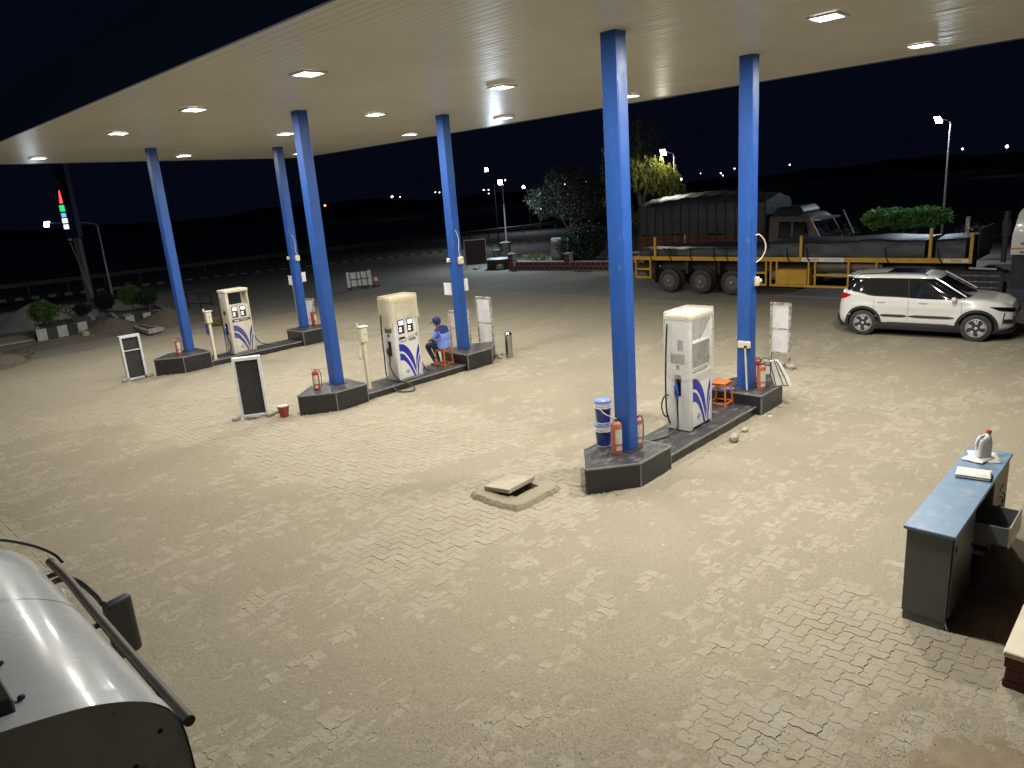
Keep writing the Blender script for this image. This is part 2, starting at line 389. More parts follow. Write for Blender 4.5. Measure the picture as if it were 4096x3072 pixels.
def mat_ground(name, base, base2, grain, dust=None, tint=False):
    m = bpy.data.materials.new(name); m.use_nodes = True; nt = m.node_tree; N = nt.nodes; L = nt.links
    b = N['Principled BSDF']; b.inputs['Roughness'].default_value = .9; b.inputs['Specular IOR Level'].default_value = .25
    g = N.new('ShaderNodeNewGeometry')
    def noi(s, d=5, ro=.6):
        n = N.new('ShaderNodeTexNoise'); n.inputs['Scale'].default_value = s; n.inputs['Detail'].default_value = d; n.inputs['Roughness'].default_value = ro
        L.new(g.outputs['Position'], n.inputs['Vector']); return n.outputs['Fac']
    def mix(fac, A, B):
        x = N.new('ShaderNodeMix'); x.data_type = 'RGBA'
        if hasattr(fac, 'is_linked') or not isinstance(fac, float): L.new(fac, x.inputs['Factor'])
        else: x.inputs['Factor'].default_value = fac
        for k, q in (('A', A), ('B', B)):
            if isinstance(q, tuple): x.inputs[k].default_value = (*q, 1)
            else: L.new(q, x.inputs[k])
        return x.outputs['Result']
    def rng_(src, a, z, lo=0, hi=1):
        r = N.new('ShaderNodeMapRange'); r.inputs['From Min'].default_value = a; r.inputs['From Max'].default_value = z
        r.inputs['To Min'].default_value = lo; r.inputs['To Max'].default_value = hi; L.new(src, r.inputs['Value']); return r.outputs[0]
    c = mix(rng_(noi(.55), .35, .65), base, base2)
    if tint:
        at = N.new('ShaderNodeAttribute'); at.attribute_name = 'tint'; oi = N.new('ShaderNodeObjectInfo')
        ad_ = N.new('ShaderNodeMath'); ad_.operation = 'ADD'; L.new(at.outputs['Fac'], ad_.inputs[0]); L.new(oi.outputs['Random'], ad_.inputs[1])
        fr = N.new('ShaderNodeMath'); fr.operation = 'FRACT'; L.new(ad_.outputs[0], fr.inputs[0])
        c = mix(rng_(fr.outputs[0], 0, 1, 0, .55), c, tuple(x*.74 for x in base))
    if dust: c = mix(rng_(noi(3.1, 6, .75), .36, .56, 0, .9), c, dust)
    c = mix(rng_(noi(190, 3, .7), .40, .66, 0, grain), c, tuple(x*.42 for x in base))
    c = mix(rng_(noi(70, 2, .5), .60, .72, 0, grain*.8), c, tuple(min(1,x*1.4) for x in base))
    c = mix(rng_(noi(48, 3, .8), .54, .70, 0, grain*.9), c, tuple(x*.55 for x in base))
    c = mix(rng_(noi(26, 5, .85), .46, .66, 0, grain*.75), c, tuple(x*.6 for x in base))
    c = mix(rng_(noi(33, 4, .8), .56, .70, 0, grain*.6), c, tuple(min(1,x*1.3) for x in base))
    L.new(c, b.inputs['Base Color'])
    bp = N.new('ShaderNodeBump'); bp.inputs['Strength'].default_value = .7; bp.inputs['Distance'].default_value = .008
    L.new(noi(120, 4, .75), bp.inputs['Height'])
    bp2 = N.new('ShaderNodeBump'); bp2.inputs['Strength'].default_value = .5; bp2.inputs['Distance'].default_value = .02
    L.new(noi(22, 4, .6), bp2.inputs['Height']); L.new(bp.outputs[0], bp2.inputs['Normal']); L.new(bp2.outputs[0], b.inputs['Normal'])
    return m
m_sand = mat_ground('sand', (.375,.325,.23), (.335,.29,.203), .8)
m_paver = mat_ground('paver_concrete', (.425,.385,.30), (.395,.36,.28), .35, dust=(.36,.305,.205), tint=True)
m_ground = mat_ground('bare_ground', (.31,.28,.235), (.24,.22,.185), .5)
# ================================================================== GROUND
xs = np.array([-900,-300,-80,-20,-5,0,4,8,12,16,17,18,19,20,21,22,26,40,80,300,900.]); ys = np.array([-900,-300,-60,-10,0,6,10,14,18,22,26,30,40,60,120,400,900.])
gx, gy = np.meshgrid(xs, ys, indexing='ij'); V = np.stack([gx, gy, zgn(gx,gy)-.022], -1).reshape(-1,3)
def gridf(nx, ny):
    i, j = np.meshgrid(np.arange(nx-1), np.arange(ny-1), indexing='ij'); a = (i*ny+j).ravel()
    return np.stack([a, a+ny, a+ny+1, a+1], -1)
ground = mesh_obj('ground', V, gridf(len(xs), len(ys)), m_ground); tag(ground, 'grey brown bare ground beyond the paved forecourt', kind='structure')

ISL = [(0.0, 6.1, 0.0), (-0.08, 13.92, -.05), (-0.17, 21.78, -.10)]      # x shift, centre line, ground level
def isl_poly(k):
    xo, yc, z = ISL[k]
    return [(7.56+xo,yc),(8.2+xo,yc-.52),(13.04+xo,yc-.52),(13.66+xo,yc),(13.04+xo,yc+.52),(8.2+xo,yc+.52)]
def sandh(x, y):
    n = .36*fbm(x/1.7+3, y/.6, 3, 3)+.34*fbm(x/.5, y/.22+9, 3, 40)+.30*fbm(x/.11, y/.06+9, 2, 61)
    def ga(cx, cy, rx, ry, a): return a*np.exp(-((x-cx)/rx)**2-((y-cy)/ry)**2)
    def S(v): v = np.clip(v, 0, 1); return v*v*(3-2*v)
    w1 = 1.6*(fbm(x*.7, y*.7, 4, 120)-.5); xx, yy = x+w1, y+w1
    c = np.maximum(S((xx-4.9)/.7)*S((10.5-xx)/2)*S((yy-8.2)/1.0), S((yy-17-.6*np.maximum(4-x,0))/1.5)*S((13-xx)/3))
    c = np.maximum(c, np.clip(ga(5.3,6.9,1.0,.75,1.6)+ga(7.3,6.9,.9,.8,1.6)+ga(6.4,1.8,.6,.75,1.7)+ga(4.5,2.2,.45,.4,1.2)+ga(15,6.8,1.2,1.0,1), 0, 1))
    sandy = (n-.5)*.034+.0022+ga(5.0,.5,.75,.55,.012)
    clean = (n-.5)*.016-.0062
    h = sandy*(1-c)+clean*c
    for k in range(3):
        xo, yc, _ = ISL[k]
        dx = np.maximum(np.maximum(7.9+xo-x, x-13.3-xo), 0); dy = np.maximum(np.abs(y-yc)-.53, 0)
        d = np.hypot(dx, dy); h = h+.020*np.exp(-(d/.07)**2)*(.4+1.2*fbm(x*5, y*5, 2, 77))
    return np.clip(h, -.012, .05)

X0, X1, Y0, Y1 = 1.0, 23.6, -1.2, 29.6
xs = np.concatenate([np.arange(X0, 9.0, .026), np.arange(9.0, 14, .05), np.arange(14, X1+.1, .1)])
ys = np.concatenate([np.arange(Y0, 9.5, .026), np.arange(9.5, 15, .05), np.arange(15, Y1+.1, .1)])
gx, gy = np.meshgrid(xs, ys, indexing='ij')
hh = sandh(gx, gy)
edge = np.minimum(np.minimum(gx-X0, X1-gx), np.minimum(gy-Y0, Y1-gy))
edge = edge+2.6*(fbm(gx*.35, gy*.35, 4, 91)-.62)
hh = hh-.04*np.clip(1-edge/.6, 0, 1)
V = np.stack([gx, gy, zgn(gx,gy)+hh], -1).reshape(-1,3)
sand = mesh_obj('sand_cover', V, gridf(len(xs), len(ys)), m_sand, smooth=True)
tag(sand, 'thin layer of beige sand strewn over the pavers', 'sand', kind='stuff')

# ---- interlocking zigzag pavers, laid in herringbone
MOD = .117; AZ = .085
def uedge(p, q):
    d = (q[0]-p[0], q[1]-p[1]); s = 1 if (d[0]+d[1]) > 0 else -1
    o = (0, 1) if d[0] != 0 else (1, 0)
    return [p, (p[0]+d[0]*.3+o[0]*AZ*s, p[1]+d[1]*.3+o[1]*AZ*s), (p[0]+d[0]*.7-o[0]*AZ*s, p[1]+d[1]*.7-o[1]*AZ*s)]
def outline(w, h):
    P = [(i,0) for i in range(w)]+[(w,j) for j in range(h)]+[(i,h) for i in range(w,0,-1)]+[(0,j) for j in range(h,0,-1)]
    out = []
    for a, b in zip(P, P[1:]+P[:1]): out += uedge(a, b)
    return np.array(out)*MOD
def ins(o, w, h, g):
    c = np.array([w*MOD/2, h*MOD/2]); return c+(o-c)*np.array([1-2*g/(w*MOD), 1-2*g/(h*MOD)])
SH = {}
for key, (w, h) in {'H': (2,1), 'V': (1,2)}.items():
    o = outline(w, h); c = np.array([w*MOD/2, h*MOD/2]); SH[key] = (ins(o,w,h,.0050)-c, ins(o,w,h,.0032)-c)
ii, jj = np.meshgrid(np.arange(int(X0/MOD), int((X1-.3)/MOD)), np.arange(int((Y0+.3)/MOD), int((Y1-.3)/MOD)), indexing='ij')
t = (ii-jj) % 4
PC = {'H': np.stack([(ii[t==0]+1)*MOD, (jj[t==0]+.5)*MOD], -1), 'V': np.stack([(ii[t==3]+.5)*MOD, (jj[t==3]+1)*MOD], -1)}
def inview(P, mrg=1.03):
    d = np.stack([P[:,0], P[:,1], zgn(P[:,0],P[:,1])-H_CAM], -1)
    z = d@np.array(F); u = d@np.array(RX)/z*FOC*2; v = d@np.array(UX)/z*FOC*2
    return (z > 0)&(np.abs(u) < mrg)&(np.abs(v) < .75*mrg), z
def inisl(P):
    m = np.zeros(len(P), bool)
    for k in range(3):
        xo, yc, _ = ISL[k]
        m |= (np.abs(P[:,1]-yc) < .40)&(P[:,0] > 8.2+xo)&(P[:,0] < 13+xo)
    return m
cand = []
keep = {}
for key in 'HV':
    P = PC[key]; vis, z = inview(P, 1.25); P = P[vis & ~inisl(P)]
    P = P[~((np.abs(P[:,0]-7.06) < .40)&(np.abs(P[:,1]-7.02) < .40))]
    P = P[~((P[:,0] < .95)&(P[:,1] < 6))]
    _, z = inview(P); d = np.hypot(P[:,0], P[:,1])
    # leave out what lies well under the sand
    hs = sandh(P[:,0], P[:,1]); hm = np.minimum.reduce([hs]+[sandh(P[:,0]+a, P[:,1]+b) for a in (-.1,.1) for b in (-.1,.1)])
    ok = hm < .006; P = P[ok]; hs = hs[ok]; d = d[ok]; keep[key] = [P, hs, d]
allk = [(d_, key, i) for key in 'HV' for i, (d_, h_) in enumerate(zip(keep[key][2], keep[key][1])) if h_ < .0008]
visk = {k: inview(keep[k][0], 1.0)[0] for k in 'HV'}
allk = sorted([a for a in allk if visk[a[1]][a[2]]])[:290]
single = {'H': set(i for _, k, i in allk if k == 'H'), 'V': set(i for _, k, i in allk if k == 'V')}
fore = bpy.data.objects.new('forecourt', None); COL.objects.link(fore)
tag(fore, 'forecourt paved with grey zigzag interlocking pavers', kind='structure')
for key in 'HV':
    top, rim = SH[key]; n = len(top)
    P, hs, d = keep[key]
    me = None
    for i in sorted(single[key]):
        if me is None:
            mb = MB(); mb.rings([[(*p,-.03) for p in rim], [(*p,-.0022) for p in rim], [(*p,0) for p in top]], cap0=False)
            o = mb.build('paver', m_paver, fore); me = o.data
        else:
            o = bpy.data.objects.new('paver', me); COL.objects.link(o); o.parent = fore
        o.location = (P[i][0], P[i][1], zg(*P[i])+random.gauss(-.0003,.0016)); o.rotation_euler = (random.gauss(0,.004), random.gauss(0,.004), random.gauss(0,.008))
    rest = np.array([i not in single[key] for i in range(len(P))])
    near = rest & (d < 21); far = rest & ~near
    Q = P[near]; m = len(Q); k3 = 3*n
    base = np.concatenate([np.c_[rim, np.full(n,-.03)], np.c_[rim, np.full(n,-.0022)], np.c_[top, np.zeros(n)]])
    tl = rng.normal(0, .0035, (m,2)); dz = rng.normal(-.0003, .0016, m)
    VV = base[None]+np.concatenate([Q, (zgn(Q[:,0],Q[:,1])+dz)[:,None]], 1)[:,None,:]
    VV[:,:,2] += base[None,:,0]*tl[:,:1]+base[None,:,1]*tl[:,1:]
    me2 = bpy.data.meshes.new('paver_field'); me2.vertices.add(m*k3); me2.vertices.foreach_set('co', VV.astype(np.float32).ravel())
    j = np.arange(n); q = np.stack([j, (j+1)%n, n+(j+1)%n, n+j], -1); q = np.concatenate([q, q+n])
    lp = np.concatenate([q.ravel(), 2*n+np.arange(n)]); tot = np.concatenate([np.full(2*n,4), [n]])
    LP = (lp[None]+np.arange(m)[:,None]*k3).ravel(); TT = np.tile(tot, m)
    me2.loops.add(len(LP)); me2.loops.foreach_set('vertex_index', LP.astype(np.int32))
    me2.polygons.add(len(TT)); me2.polygons.foreach_set('loop_start', np.concatenate([[0], np.cumsum(TT)[:-1]]).astype(np.int32)); me2.polygons.foreach_set('loop_total', TT.astype(np.int32))
    me2.polygons.foreach_set('use_smooth', np.zeros(len(TT), bool))
    me2.update(calc_edges=True); me2.materials.append(m_paver)
    a = me2.attributes.new('tint','FLOAT','FACE'); a.data.foreach_set('value', np.repeat(rng.random(m), 2*n+1).astype(np.float32))
    o = bpy.data.objects.new('paver_field', me2); COL.objects.link(o); o.parent = fore; o['kind'] = 'stuff'
    Q = P[far]; top3 = np.c_[top, np.zeros(n)]
    VV = top3[None]+np.c_[Q, zgn(Q[:,0],Q[:,1])][:,None,:]
    o = quads_obj('paver_field', VV, m_paver, fore, rng.random(len(Q))); o['kind'] = 'stuff'
    del VV

# ---- loose gravel and grit
def pebbles(name, pts, smin, smax, m, label):
    n = len(pts); oct_ = np.array([(1,0,0),(0,1,0),(-1,0,0),(0,-1,0),(0,0,1),(0,0,-1)], float)
    fc = np.array([(0,1,4),(1,2,4),(2,3,4),(3,0,4),(1,0,5),(2,1,5),(3,2,5),(0,3,5)])
    s = rng.uniform(smin, smax, (n,1,1))*rng.uniform(.55,1.2,(n,1,3)); a = rng.uniform(0, 6.3, n)
    Vp = oct_[None]*s*(1+rng.uniform(-.25,.25,(n,6,3))); c, si = np.cos(a)[:,None], np.sin(a)[:,None]
    W = np.stack([Vp[...,0]*c-Vp[...,1]*si, Vp[...,0]*si+Vp[...,1]*c, Vp[...,2]*.75], -1)+np.asarray(pts)[:,None,:]
    o = mesh_obj(name, W.reshape(-1,3), (fc[None]+np.arange(n)[:,None,None]*6).reshape(-1,3), m)
    tag(o, label, 'gravel', kind='stuff'); return o
pts = []
def scat(cx, cy, rx, ry, n, lift=.003):
    p = np.c_[rng.normal(cx, rx, n), rng.normal(cy, ry, n)]
    for q in p: pts.append((q[0], q[1], zg(*q)+max(float(sandh(q[0:1], q[1:2])[0]), 0)+lift-.002))

for _ in range(9000):                                   # grit lying on the sand
    u_, v_ = random.uniform(300,4096), random.uniform(1750,3072); q = gp(u_, v_)
    if q.x < 1.0 or (q.x > 6.3 and q.y < 1.85) or inisl(np.array([[q.x,q.y]]))[0]: continue
    pts.append((q.x, q.y, 0))
G_ = np.array(pts); G_[:,2] = zgn(G_[:,0],G_[:,1])+np.maximum(sandh(G_[:,0],G_[:,1]),0)
pebbles('grit', G_, .002, .0065, m_pebble, 'fine grit spread thinly across the whole sandy forecourt'); pts = []
scat(5.15,1.0,.45,.25,700); scat(4.6,.9,.5,.4,400); scat(4.0,3.0,1.3,1.1,1500,.002); scat(2.8,3.6,.8,.9,900,.002); scat(6.5,4.0,2.0,1.2,900,.002); scat(3.0,3.2,.5,.4,260); scat(5.0,3.6,1.6,1.0,240); scat(3.6,2.8,.9,.8,260); scat(7.0,3.5,2,1,160); scat(4.5,6,2,1.6,200); scat(11,3.5,3,1.5,160)
pebbles('gravel', np.array(pts), .003, .011, m_pebble, 'small loose gravel scattered over the sandy pavers')
pts = []
for k in range(3):
    P = isl_poly(k); xo, yc, z = ISL[k]
    for a, b in ((P[0],P[1]),(P[1],P[2]),(P[0],P[5])):
        L = math.dist(a,b)
        for _ in range(int(L*110)):
            s = random.random(); nx, ny = (b[1]-a[1])/L, -(b[0]-a[0])/L
            o = abs(random.gauss(0,.05))+.005
            sg = 1 if (a,b) != (P[0],P[5]) else -1
            x, y = a[0]+(b[0]-a[0])*s+nx*o*sg, a[1]+(b[1]-a[1])*s+ny*o*sg
            pts.append((x, y, zg(x,y)+random.uniform(.002,.018)))
pebbles('gravel', np.array(pts), .005, .020, m_pebble, 'crumbled gravel along the feet of the granite islands')

# ================================================================== CANOPY
HC = 6.282; CX0, CX1, CY0, CY1 = 4.56, 16.3, 1.3, 26.9
can = thing('canopy', 'large flat forecourt canopy with cream slatted underside and navy fascia', 'canopy', (10.4,14.1,HC), world=True)
n = 78; pw = (CX1-CX0-.04)/n
zs = [0,0]
base = None
for i in range(n):
    x = CX0+.02+pw*(i+.5)
    if base is None:
        mb = MB()                                  # shallow tray panel, open joint between neighbours
        a, b = -pw/2+.002, pw/2-.002; yy = (CY1-CY0)/2-.03
        prof = [(a,.03),(a,.006),(a+.008,0),(b-.008,0),(b,.006),(b,.03)]
        mb.rings([[(p[0],-yy,p[1]) for p in prof], [(p[0],yy,p[1]) for p in prof]])
        o = mb.build('ceiling_panel', m_soffit); base = o; OFF.pop(o.name, None)
    else:
        o = bpy.data.objects.new('ceiling_panel', base.data); COL.objects.link(o)
    o.parent = can; o.location = (x-10.4, 0, random.uniform(-.0015,.0015)); o.rotation_euler = (0, random.gauss(0,.004), 0)
mb = MB(); mb.box(CX0+.05,CX1-.05,CY0+.05,CY1-.05,HC+.04,HC+.75); mb.build('roof_deck', m_dark, can)
for (a,b,c,d) in ((CX0-.05,CX0,CY0-.05,CY1+.05),(CX1,CX1+.05,CY0-.05,CY1+.05),(CX0+.001,CX1-.001,CY0-.05,CY0),(CX0+.001,CX1-.001,CY1,CY1+.05)):
    mb = MB(); mb.box(a,b,c,d,HC-.012,HC+.90); mb.build('fascia', m_navy, can)
# lamps set into the underside
def area(name, loc, size, w, c, parent=None, rot=(0,0,0), shape='SQUARE', spread=None):
    l = bpy.data.lights.new(name, 'AREA'); l.energy = w; l.size = size; l.shape = shape; l.color = c
    if spread: l.spread = spread
    o = bpy.data.objects.new(name, l); COL.objects.link(o); o.location = loc; o.rotation_euler = rot; o.parent = parent
    return o
lampm = mat('lamp_diffuser', (.9,.9,.9), .4, emit=12, ec=(1,.98,.95))
LX, LY = (6.42, 10.6, 14.85), (4.05, 10.1, 14.15, 18.2, 24.7)
for x in LX:
    for y in LY:
        t = thing('canopy_light', 'square white floodlight set in the canopy underside', 'light', (x,y,HC), group='floodlights in the canopy underside')
        mb = MB()
        for (a,b,c,d) in ((-.21,.21,-.21,-.165),(-.21,.21,.165,.21),(-.21,-.165,-.165,.165),(.165,.21,-.165,.165)): mb.box(a,b,c,d,-.03,-.004)
        mb.build('frame', m_white, t)
        mb = MB(); mb.box(-.165,.165,-.165,.165,-.02,-.008); mb.build('diffuser', lampm, t)
        area('bulb', (0,0,-.028), .31, LAMP_W*((2.3 if x < 7 else 1.8) if y < 5 else 1.1 if x < 7 else .95), LAMP_C, t)

# ================================================================== PILLARS
PX, PY = (8.466, 12.425), (5.958, 13.93, 21.99); PW, PD, ZP = .236, .252, .403
PLAB = {(0,0): 'blue square pillar rising beside the stacked oil pails', (1,0): 'blue square pillar with cream switch box and white stick leaning at its foot',
        (0,1): 'blue square pillar on the island nearest the small red bucket', (1,1): 'blue square pillar right behind the seated attendant, with two small signs',
        (0,2): 'blue square pillar beside a lone orange extinguisher, near the soil heaps', (1,2): 'blue square pillar with small signs and a red extinguisher behind it'}
PIL = {}
for (i,j), lab in PLAB.items():
    x, y = PX[i], PY[j]
    t = thing('canopy_pillar', lab, 'pillar', (x+PW/2, y+PD/2, ZP), group='canopy pillars'); PIL[i,j] = t
    mb = MB(); mb.box(-PW/2,PW/2,-PD/2,PD/2,0,HC-ZP+.01); mb.build('shaft', m_blue, t, bevel=.004)
    mb = MB(); mb.box(-PW/2+.018,PW/2-.012,-PD/2-.006,-PD/2-.0005,0.02,HC-ZP-.62); mb.build('cover_plate', m_blue, t, bevel=.002)
    mb = MB(); mb.box(-PW/2-.05,PW/2+.05,-PD/2-.05,PD/2+.05,-.001,.012); mb.build('base_plate', m_granite_top, t)
def jbox(t, c, d, m=m_cream, nm='switch_box'):
    mb = MB(); mb.cbox(c, d); return mb.build(nm, m, t, bevel=min(d)*.18, smooth=True)
t = PIL[1,0]
b = jbox(t, (-PW/2-.03,-.03,.86), (.06,.24,.13)); mb = MB(); mb.cbox((-PW/2-.065,-.07,.83),(.03,.05,.05)); mb.build('plug', m_black, b, bevel=.01)
mb = MB(); mb.tube([(-PW/2-.07,-.07,.80),(-PW/2-.11,-.135,.01)], .016, 8); tag(mb.build('conduit', m_cream, t), 'thin white stick leaning on the pillar')
jbox(t, (.05,-PD/2-.04,2.02), (.09,.07,.17)); mb = MB(); mb.lathe([(.0,0),(.03,.0),(.05,.06),(.05,.10),(.02,.11)], 12, Matrix.Translation((.12,-PD/2-.05,2.02)) @ Matrix.Rotation(R_(100),4,'Y') @ Matrix.Rotation(R_(-20),4,'X')); mb.build('spot_lamp', m_cream, t, smooth=True)
mb = MB(); mb.tube(cr([(.04,-PD/2-.01,2.85),(.10,-PD/2-.05,2.86),(.20,-PD/2-.10,2.75),(.22,-PD/2-.12,2.6),(.17,-PD/2-.08,2.45),(.07,-PD/2-.015,2.36)]), .011, 6); mb.build('cable', m_cream, t, smooth=True)
for k in (1,2):
    t = PIL[1,k]; s = .0
    jbox(t, (-PW/2-.035,.1,2.35), (.07,.09,.11)); jbox(t, (.03,-PD/2-.045,2.33), (.15,.09,.19))
    mb = MB(); mb.tube(cr([(-.05,-PD/2-.012,3.1),(.0,-PD/2-.03,3.0),(.03,-PD/2-.03,2.8),(.01,-PD/2-.02,2.6),(.03,-PD/2-.03,2.43)]), .01, 6); mb.build('cable', m_cream, t, smooth=True)
    for (yy, w) in ((.32,.46),(-.16,.16)):
        mb = MB()
        if yy > 0: mb.box(-.03,-.015,PD/2+.0,PD/2+.40,1.42,1.74)
        else: mb.box(PW/2+.0,PW/2+.17,-.09,-.075,1.52,1.84)
        mb.build('sign_plate', m_sheet, t, bevel=.003)
    if k == 2:
        mb = MB(); mb.tube([(-.06,PD/2+.1,1.42),(-.05,PD/2+.10,.02)], .017, 8); mb.build('sign_post', m_cream, t)

# ================================================================== ISLANDS (granite clad)
ILAB = ['black granite pump island carrying the pump wrapped in film to its waist', 'black granite pump island where the attendant sits', 'black granite pump island nearest the soil heaps, with the stained pump']
def slab(root, P, Q, z0, z1, t=.018, g=.004, m=m_granite):
    P, Q = Vector((*P,0)), Vector((*Q,0)); d = (Q-P).normalized(); nrm = Vector((d.y,-d.x,0))
    a, b = P+d*g, Q-d*g
    mb = MB(); poly = [a, b, b+nrm*t, a+nrm*t]
    mb.prism([(p.x,p.y) for p in poly], z0, z1); return mb.build('granite_slab', m, root, bevel=.002)
def shrink(poly, k):
    c = Vector((sum(p[0] for p in poly)/len(poly), sum(p[1] for p in poly)/len(poly)))
    return [tuple(Vector(p)+(c-Vector(p)).normalized()*k) for p in poly]
ZPL = []
for k in range(3):
    xo, yc, z0 = ISL[k]; ztop = ZP; zpl = z0+.185; ZPL.append(zpl)
    t = thing('pump_island', ILAB[k], 'island', (10.6+xo, yc, z0-.06), group='pump islands', world=True)
    W = .50; zb = z0-.06
    fp = [(7.58+xo,yc),(8.2+xo,yc-W),(9.02+xo,yc-W),(9.02+xo,yc+W),(8.2+xo,yc+W)]
    bp = [(12.15+xo,yc-W),(13.02+xo,yc-W),(13.64+xo,yc),(13.02+xo,yc+W),(12.15+xo,yc+W)]
    for pl in (fp, bp):
        mb = MB(); mb.prism(pl, zb, ztop-.021); mb.build('core', m_mortar, t)
        for a, b in zip(pl, pl[1:]+pl[:1]): slab(t, a, b, zb, ztop-.028)
    # top slabs, split as laid
    def topslab(poly, z, m=m_granite_top):
        mb = MB(); mb.prism(shrink(poly, .007), z-.02, z-.001); mb.build('granite_slab', m, t, bevel=.003)
    o = .02
    xs_ = 8.42+xo
    topslab([(7.58+xo-o,yc),(8.2+xo,yc-W-o),(xs_,yc-W-o),(xs_,yc+W+o),(8.2+xo,yc+W+o)], ztop)
    topslab([(xs_,yc-W-o),(9.02+xo+o,yc-W-o),(9.02+xo+o,yc+W+o),(xs_,yc+W+o)], ztop)
    xs_ = 12.62+xo
    topslab([(12.15+xo-o,yc-W-o),(xs_,yc-W-o),(xs_,yc+W+o),(12.15+xo-o,yc+W+o)], ztop)
    topslab([(xs_,yc-W-o),(13.02+xo,yc-W-o),(13.64+xo+o,yc),(13.02+xo,yc+W+o),(xs_,yc+W+o)], ztop)
    x0, x1, wp = 9.045+xo, 12.125+xo, .40
    mb = MB(); mb.box(x0, x1, yc-wp, yc+wp, zb, zpl-.021); mb.build('plinth_core', m_mortar, t)
    nn = 4
    for i in range(nn):
        a, b = x0+(x1-x0)*i/nn, x0+(x1-x0)*(i+1)/nn
        slab(t, (a,yc-wp), (b,yc-wp), zb, zpl-.028); slab(t, (b,yc+wp), (a,yc+wp), zb, zpl-.028)
        topslab([(a,yc-wp-o),(b,yc-wp-o),(b,yc+wp+o),(a,yc+wp+o)], zpl)
    def trim(P, Q, z):  # pale strip paints in the light caught along the polished slab edge
        P, Q = Vector((*P,0)), Vector((*Q,0)); dd = (Q-P).normalized(); nr = Vector((dd.y,-dd.x,0)); a_, b_ = P-dd*.012, Q+dd*.012
        mb = MB(); mb.prism([((a_+nr*.012).x,(a_+nr*.012).y),((b_+nr*.012).x,(b_+nr*.012).y),((b_+nr*.027).x,(b_+nr*.027).y),((a_+nr*.027).x,(a_+nr*.027).y)], z-.03, z+.001); mb.build('edge_highlight', m_edge, t, bevel=.002)
    for pl in (fp, bp):
        for a, b in zip(pl, pl[1:]+pl[:1]): trim(a, b, ztop)
        for (x_, y_) in pl[1:3] if pl is fp else (pl[0], pl[1]):
            mb = MB(); mb.box(x_-.009,x_+.009,y_-.0235,y_-.012,zb,ztop-.031); mb.build('joint_strip', m_edge, t)
    trim((x0,yc-wp),(x1,yc-wp),zpl); trim((x1,yc+wp),(x0,yc+wp),zpl)
